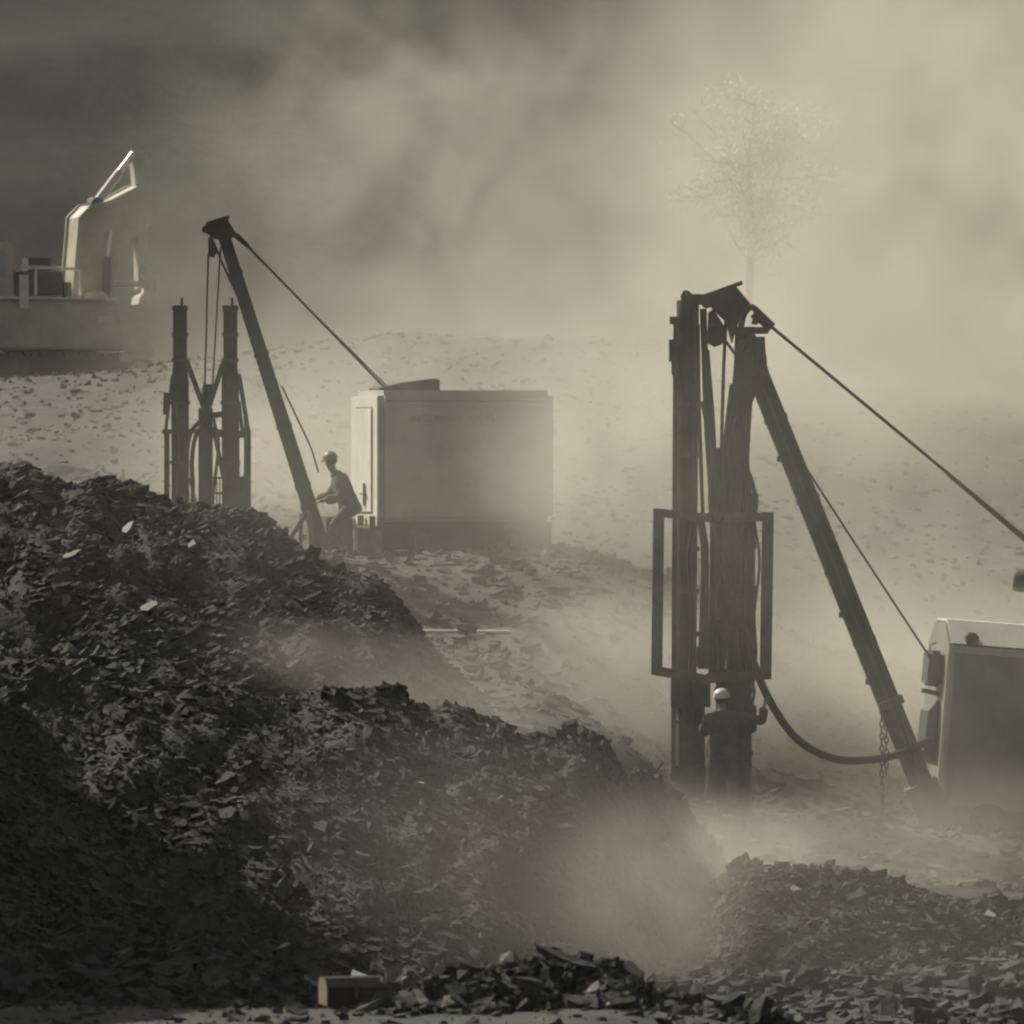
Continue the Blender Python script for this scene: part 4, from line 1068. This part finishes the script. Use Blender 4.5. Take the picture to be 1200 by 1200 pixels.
# ------------------------------------------------------------------ tree
rt = random.Random(4)
YT = 142.0
tp = at(890, 112, YT)
tb = Vector((tp.x - .1, YT, float(ground_z(np.array([tp.x]), np.array([YT]))[0])))
HT = tp.z - tb.z
tree = empty('young_tree', tb, 'pale leafy young tree fading into the dust above the tall drill rig', 'tree')
m = MB(); tips = []
trunk_pts = catmull([tb - Vector((0, 0, .3)), tb + Vector((-.10, 0, .3 * HT)), tb + Vector((-.05, .1, .55 * HT)), tb + Vector((-.12, 0, .8 * HT)), tb + Vector((.05, 0, HT))], 6)
m.tube(trunk_pts, [0.10 * (1 - i / len(trunk_pts)) + .012 for i in range(len(trunk_pts))], 7)
for k in range(60):
    t = rt.uniform(.30, .97); p = trunk_pts[int(t * (len(trunk_pts) - 1))]
    a = rt.uniform(0, 6.28); ln = (2.1 - 1.3 * max(0, t - .7) / .28) * rt.uniform(.3, 1.0)
    d = Vector((math.cos(a) * (1.2 if math.cos(a) > 0 else .8), math.sin(a), rt.uniform(-.1, 1.1))).normalized()
    q1 = p + d * ln * .5 + Vector((rt.gauss(0, .12), rt.gauss(0, .12), rt.uniform(-.1, .2))); q2 = p + d * ln + Vector((rt.gauss(0, .2), 0, rt.uniform(-.3, .35) * ln))
    bp = catmull([p, q1, q2], 4); m.tube(bp, [.018 * (1 - i / len(bp)) + .005 for i in range(len(bp))], 5)
    for s in range(3, len(bp)): tips.append(bp[s])
    for w in range(3):
        s0 = bp[rt.randrange(3, len(bp))]; e = s0 + Vector((rt.gauss(0, .25), rt.gauss(0, .25), rt.uniform(-.1, .35)))
        m.tube([s0, e], [.008, .003], 4); tips += [s0.lerp(e, .5), e]
m.build('trunk', M['bark'], tree)
vs = []; fs = []
from mathutils import noise as mnoise
for tpt in tips:
    if mnoise.noise(tpt * 1.1) < -.15: continue
    for _ in range(rt.choice((0, 4, 10, 18, 34))):
        c = tpt + Vector((rt.gauss(0, .16), rt.gauss(0, .16), rt.gauss(0, .16)))
        u = Vector((rt.gauss(0, 1), rt.gauss(0, 1), rt.gauss(0, 1))).normalized(); v = u.orthogonal().normalized()
        s = rt.uniform(.03, .06); i = len(vs)
        vs += [c - u * s, c + v * s * .6, c + u * s, c - v * s * .6]; fs.append((i, i + 1, i + 2, i + 3))
me = bpy.data.meshes.new('crown'); me.from_pydata([tuple(v) for v in vs], [], fs); me.materials.append(M['leaf'])
cr = bpy.data.objects.new('crown', me); col.objects.link(cr); adopt(cr, tree)

# ------------------------------------------------------------------ small things
kb = at(412, 1186, 63.2)
c0 = at(383, 1190, 62.6)
gx_, gy_ = np.meshgrid(np.linspace(c0.x - .05, c0.x + .6, 8), np.linspace(c0.y - .1, c0.y + .4, 8))
c0.z = float(ground_z(gx_, gy_).max()) + .012
CK_ = frame_fn(c0, R(15))
chest = empty('wooden_chest', kb, 'small dark wooden chest with one end coloured as sunlit standing on the rubble', 'chest')
W_, D_, H_ = .55, .32, .17
for k in range(3):
    m = MB(); skew_box(m, CK_, 0.012, W_ - .012, -.012, .0, .012 + k * .052, .060 + k * .052); m.build('plank', M['wood_dark'], chest)
m = MB(); skew_box(m, CK_, 0.012, W_ - .012, D_ - .01, D_, 0.01, H_); m.build('back', M['wood_dark'], chest)
m = MB(); skew_box(m, CK_, 0.012, W_ - .012, .001, D_ - .011, 0.0, .012); m.build('bottom', M['wood_dark'], chest)
for l0, mt in ((-.003, M['wood_sunlit']), (W_ - .009, M['wood'])):  # left end board paler: sunlight put into its wood colour
    m = MB(); m.prism([CK_(l0, -.014, 0), CK_(l0, D_, 0), CK_(l0, D_, H_), CK_(l0, D_ - .04, H_ + .075), CK_(l0, .06, H_ + .075), CK_(l0, -.014, H_)], CK_(.0125, 0, 0) - CK_(0, 0, 0)); m.build('end_board', mt, chest)
m = MB(); m.prism([CK_(.0, -.02, H_ + .001), CK_(.0, .055, H_ + .08), CK_(.0, D_ - .035, H_ + .08), CK_(.0, D_ + .01, H_ + .001), CK_(.0, D_ - .045, H_ + .068), CK_(.0, .065, H_ + .068)], CK_(W_ - .04, 0, 0) - CK_(0, 0, 0)); m.build('lid', M['wood_dark'], chest)
m = MB(); skew_box(m, CK_, W_ * .5 - .014, W_ * .5 + .014, -.022, -.0125, .06, H_ + .02); m.build('hasp', M['rust'], chest)
pa, pb_ = at(497, 741, 104.2), at(598, 743, 104.2)
for q_ in (pa, pb_):
    q_.y -= .1
    xs_ = np.linspace(q_.x - .3, q_.x + .3, 9); q_.z = max(q_.z, float(ground_z(xs_, xs_ * 0 + q_.y - .15).max()) + .06)
m = MB(); m.tube([pa, pb_], .028, 8); o = m.build('pipe', M['white'])
tag(o, 'thin white pipe lying on the rubble below the white ended compressor', 'pipe')
m = MB(); m.tube(catmull([at(255, 1183, 60.4), at(266, 1182, 60.4), at(273, 1181.5, 60.3), at(275, 1190, 60.2), at(277, 1202, 60.1), at(279, 1215, 60)], 5), .0035, 6); o = m.build('wire', M['rust'])
tag(o, 'short bent reddish wire at the bottom edge, left of the chest', 'wire')

# ------------------------------------------------------------------ air and dust
def haze_box(x0, x1, y0, y1, z0, z1):
    m = MB(); m.box(((x0 + x1) / 2, (y0 + y1) / 2, (z0 + z1) / 2), (x1 - x0, y1 - y0, z1 - z0))
    return m
HCOL = (0.975, 0.938, 0.835)
hz = haze_box(-380, 380, -90, 640, -8, 150).build('haze', volume_mat('haze_air', 0.00016, HCOL, 0.3))
tag(hz, 'thin even dusty air over the whole quarry', kind='stuff')

def dust(px, py, Y, radii, density, label, seed, nscale=0.28, lo=0.30, hi=0.66, stretch=(1, 1, 1), rot=0.0, step=0.5, shear=0.0, detail=5.0, aniso=0.3):
    me = bpy.data.meshes.new('dust_cloud')
    bm = bmesh.new(); bmesh.ops.create_icosphere(bm, subdivisions=3, radius=1.02); bm.to_mesh(me); bm.free()
    o = bpy.data.objects.new('dust_cloud', me); col.objects.link(o)
    o.location = at(px, py, Y); o.scale = radii; o.rotation_euler = (0, rot, 0)
    me.materials.append(volume_mat('dust', density, HCOL, aniso, radii, nscale, lo, hi, seed, stretch, step=step, shear=shear, detail=detail))
    tag(o, label, 'dust cloud', kind='stuff')
    return o
dust(1150, 370, 138, (11.5, 15, 14), 0.12, 'broad bright dust cloud behind the tall drill rig', 1.3, .26, .34, .58, (1, 1, 1.15), shear=.6, detail=5.0)
dust(985, 850, 106, (6.2, 4.2, 2.8), 0.32, 'dense low dust right behind the tall drill rig', 8.1, .35, .12, .58)
dust(730, 830, 103.5, (3.2, 4.2, 2.3), 0.32, 'dust drifting over the slope beside the guard frame', 5.9, .5, .2, .6)
dust(215, 350, 150, (3.2, 6, 4.5), 0.030, 'thin dust in front of the excavator', 6.1, .3, .3, .64)
dust(600, 1010, 79, (4.2, 4.5, 2.5), 0.028, 'thin dust over the middle of the long slate heap', 1.1, .4, .15, .62)
dust(980, 720, 114, (8.5, 8.5, 4.6), 0.06, 'low dust bank rolling behind the tilted compressor', 2.9, .42, .32, .60)
dust(560, 220, 150, (9.2, 15, 7.5), 0.048, 'torn dust billows drifting above the white ended compressor', 4.1, .36, .42, .60, (1.1, 1, 1.1), shear=.6, detail=5.0)
dust(640, 500, 125, (8.5, 10, 4.0), 0.055, 'dust band along the far bench', 1.9, .38, .36, .60, (1.3, 1, 1), shear=.6)
dust(70, 535, 122, (5.2, 11, 2.2), 0.019, 'dust rolling below the excavator', 2.2, .5, .40, .60)
dust(380, 580, 119, (5.0, 8, 4.0), 0.10, 'dust bank behind the twin column drill rig', 7.4, .4, .30, .60)
dust(700, 600, 98, (12, 9, 5.4), 0.023, 'thin veil of dust hanging over both drill rigs', 3.7, .45, .28, .60)
dust(1150, 840, 98, (3.2, 3.2, 2.4), 0.05, 'thin veil of dust in front of the tilted compressor', 4.4, .4, .12, .6)
dust(520, 808, 92.4, (3.8, 2.4, .9), 0.18, 'low wisp of dust between the two slate heaps', 3.3, .7, .26, .62, (1.6, 1, 1), rot=R(12))
dust(790, 1030, 89, (2.4, 6.0, 1.55), 0.11, 'dust welling up at the foot of the tall drill rig', 5.2, .6, .24, .6)
dust(755, 1060, 82, (1.7, 3.0, 1.75), 0.155, 'dust filling the gap between the long slate heap and the rubble pile', 7.7, .9, .24, .62, rot=R(28))
dust(855, 1000, 85.5, (2.0, 2.8, .85), 0.17, 'dust curling over the lip below the tall drill rig', 2.4, .9, .22, .62, rot=R(-8))
dust(1110, 990, 93, (3.6, 4.6, 1.4), 0.10, 'dust covering the foot of the tilted compressor', 6.6, .55, .24, .62)
dust(700, 545, 107.0, (2.6, 2.8, 2.5), 0.26, 'dust veil over the far end of the white ended compressor', 8.8, .6, .28, .62, (1, 1, 2.2), shear=.8)
dust(1020, 1090, 75, (5.2, 9.5, 2.6), 0.015, 'thin dust over the rubble pile at the bottom right', 9.1, .4, .2, .66)

# ------------------------------------------------------------------ parent transforms (the excavator is turned a little after its parts are joined to it)
for o, p in PARENTS:
    if p.parent is None:
        o.matrix_parent_inverse = p.matrix_basis.inverted()
ex.rotation_euler.z = R(20)
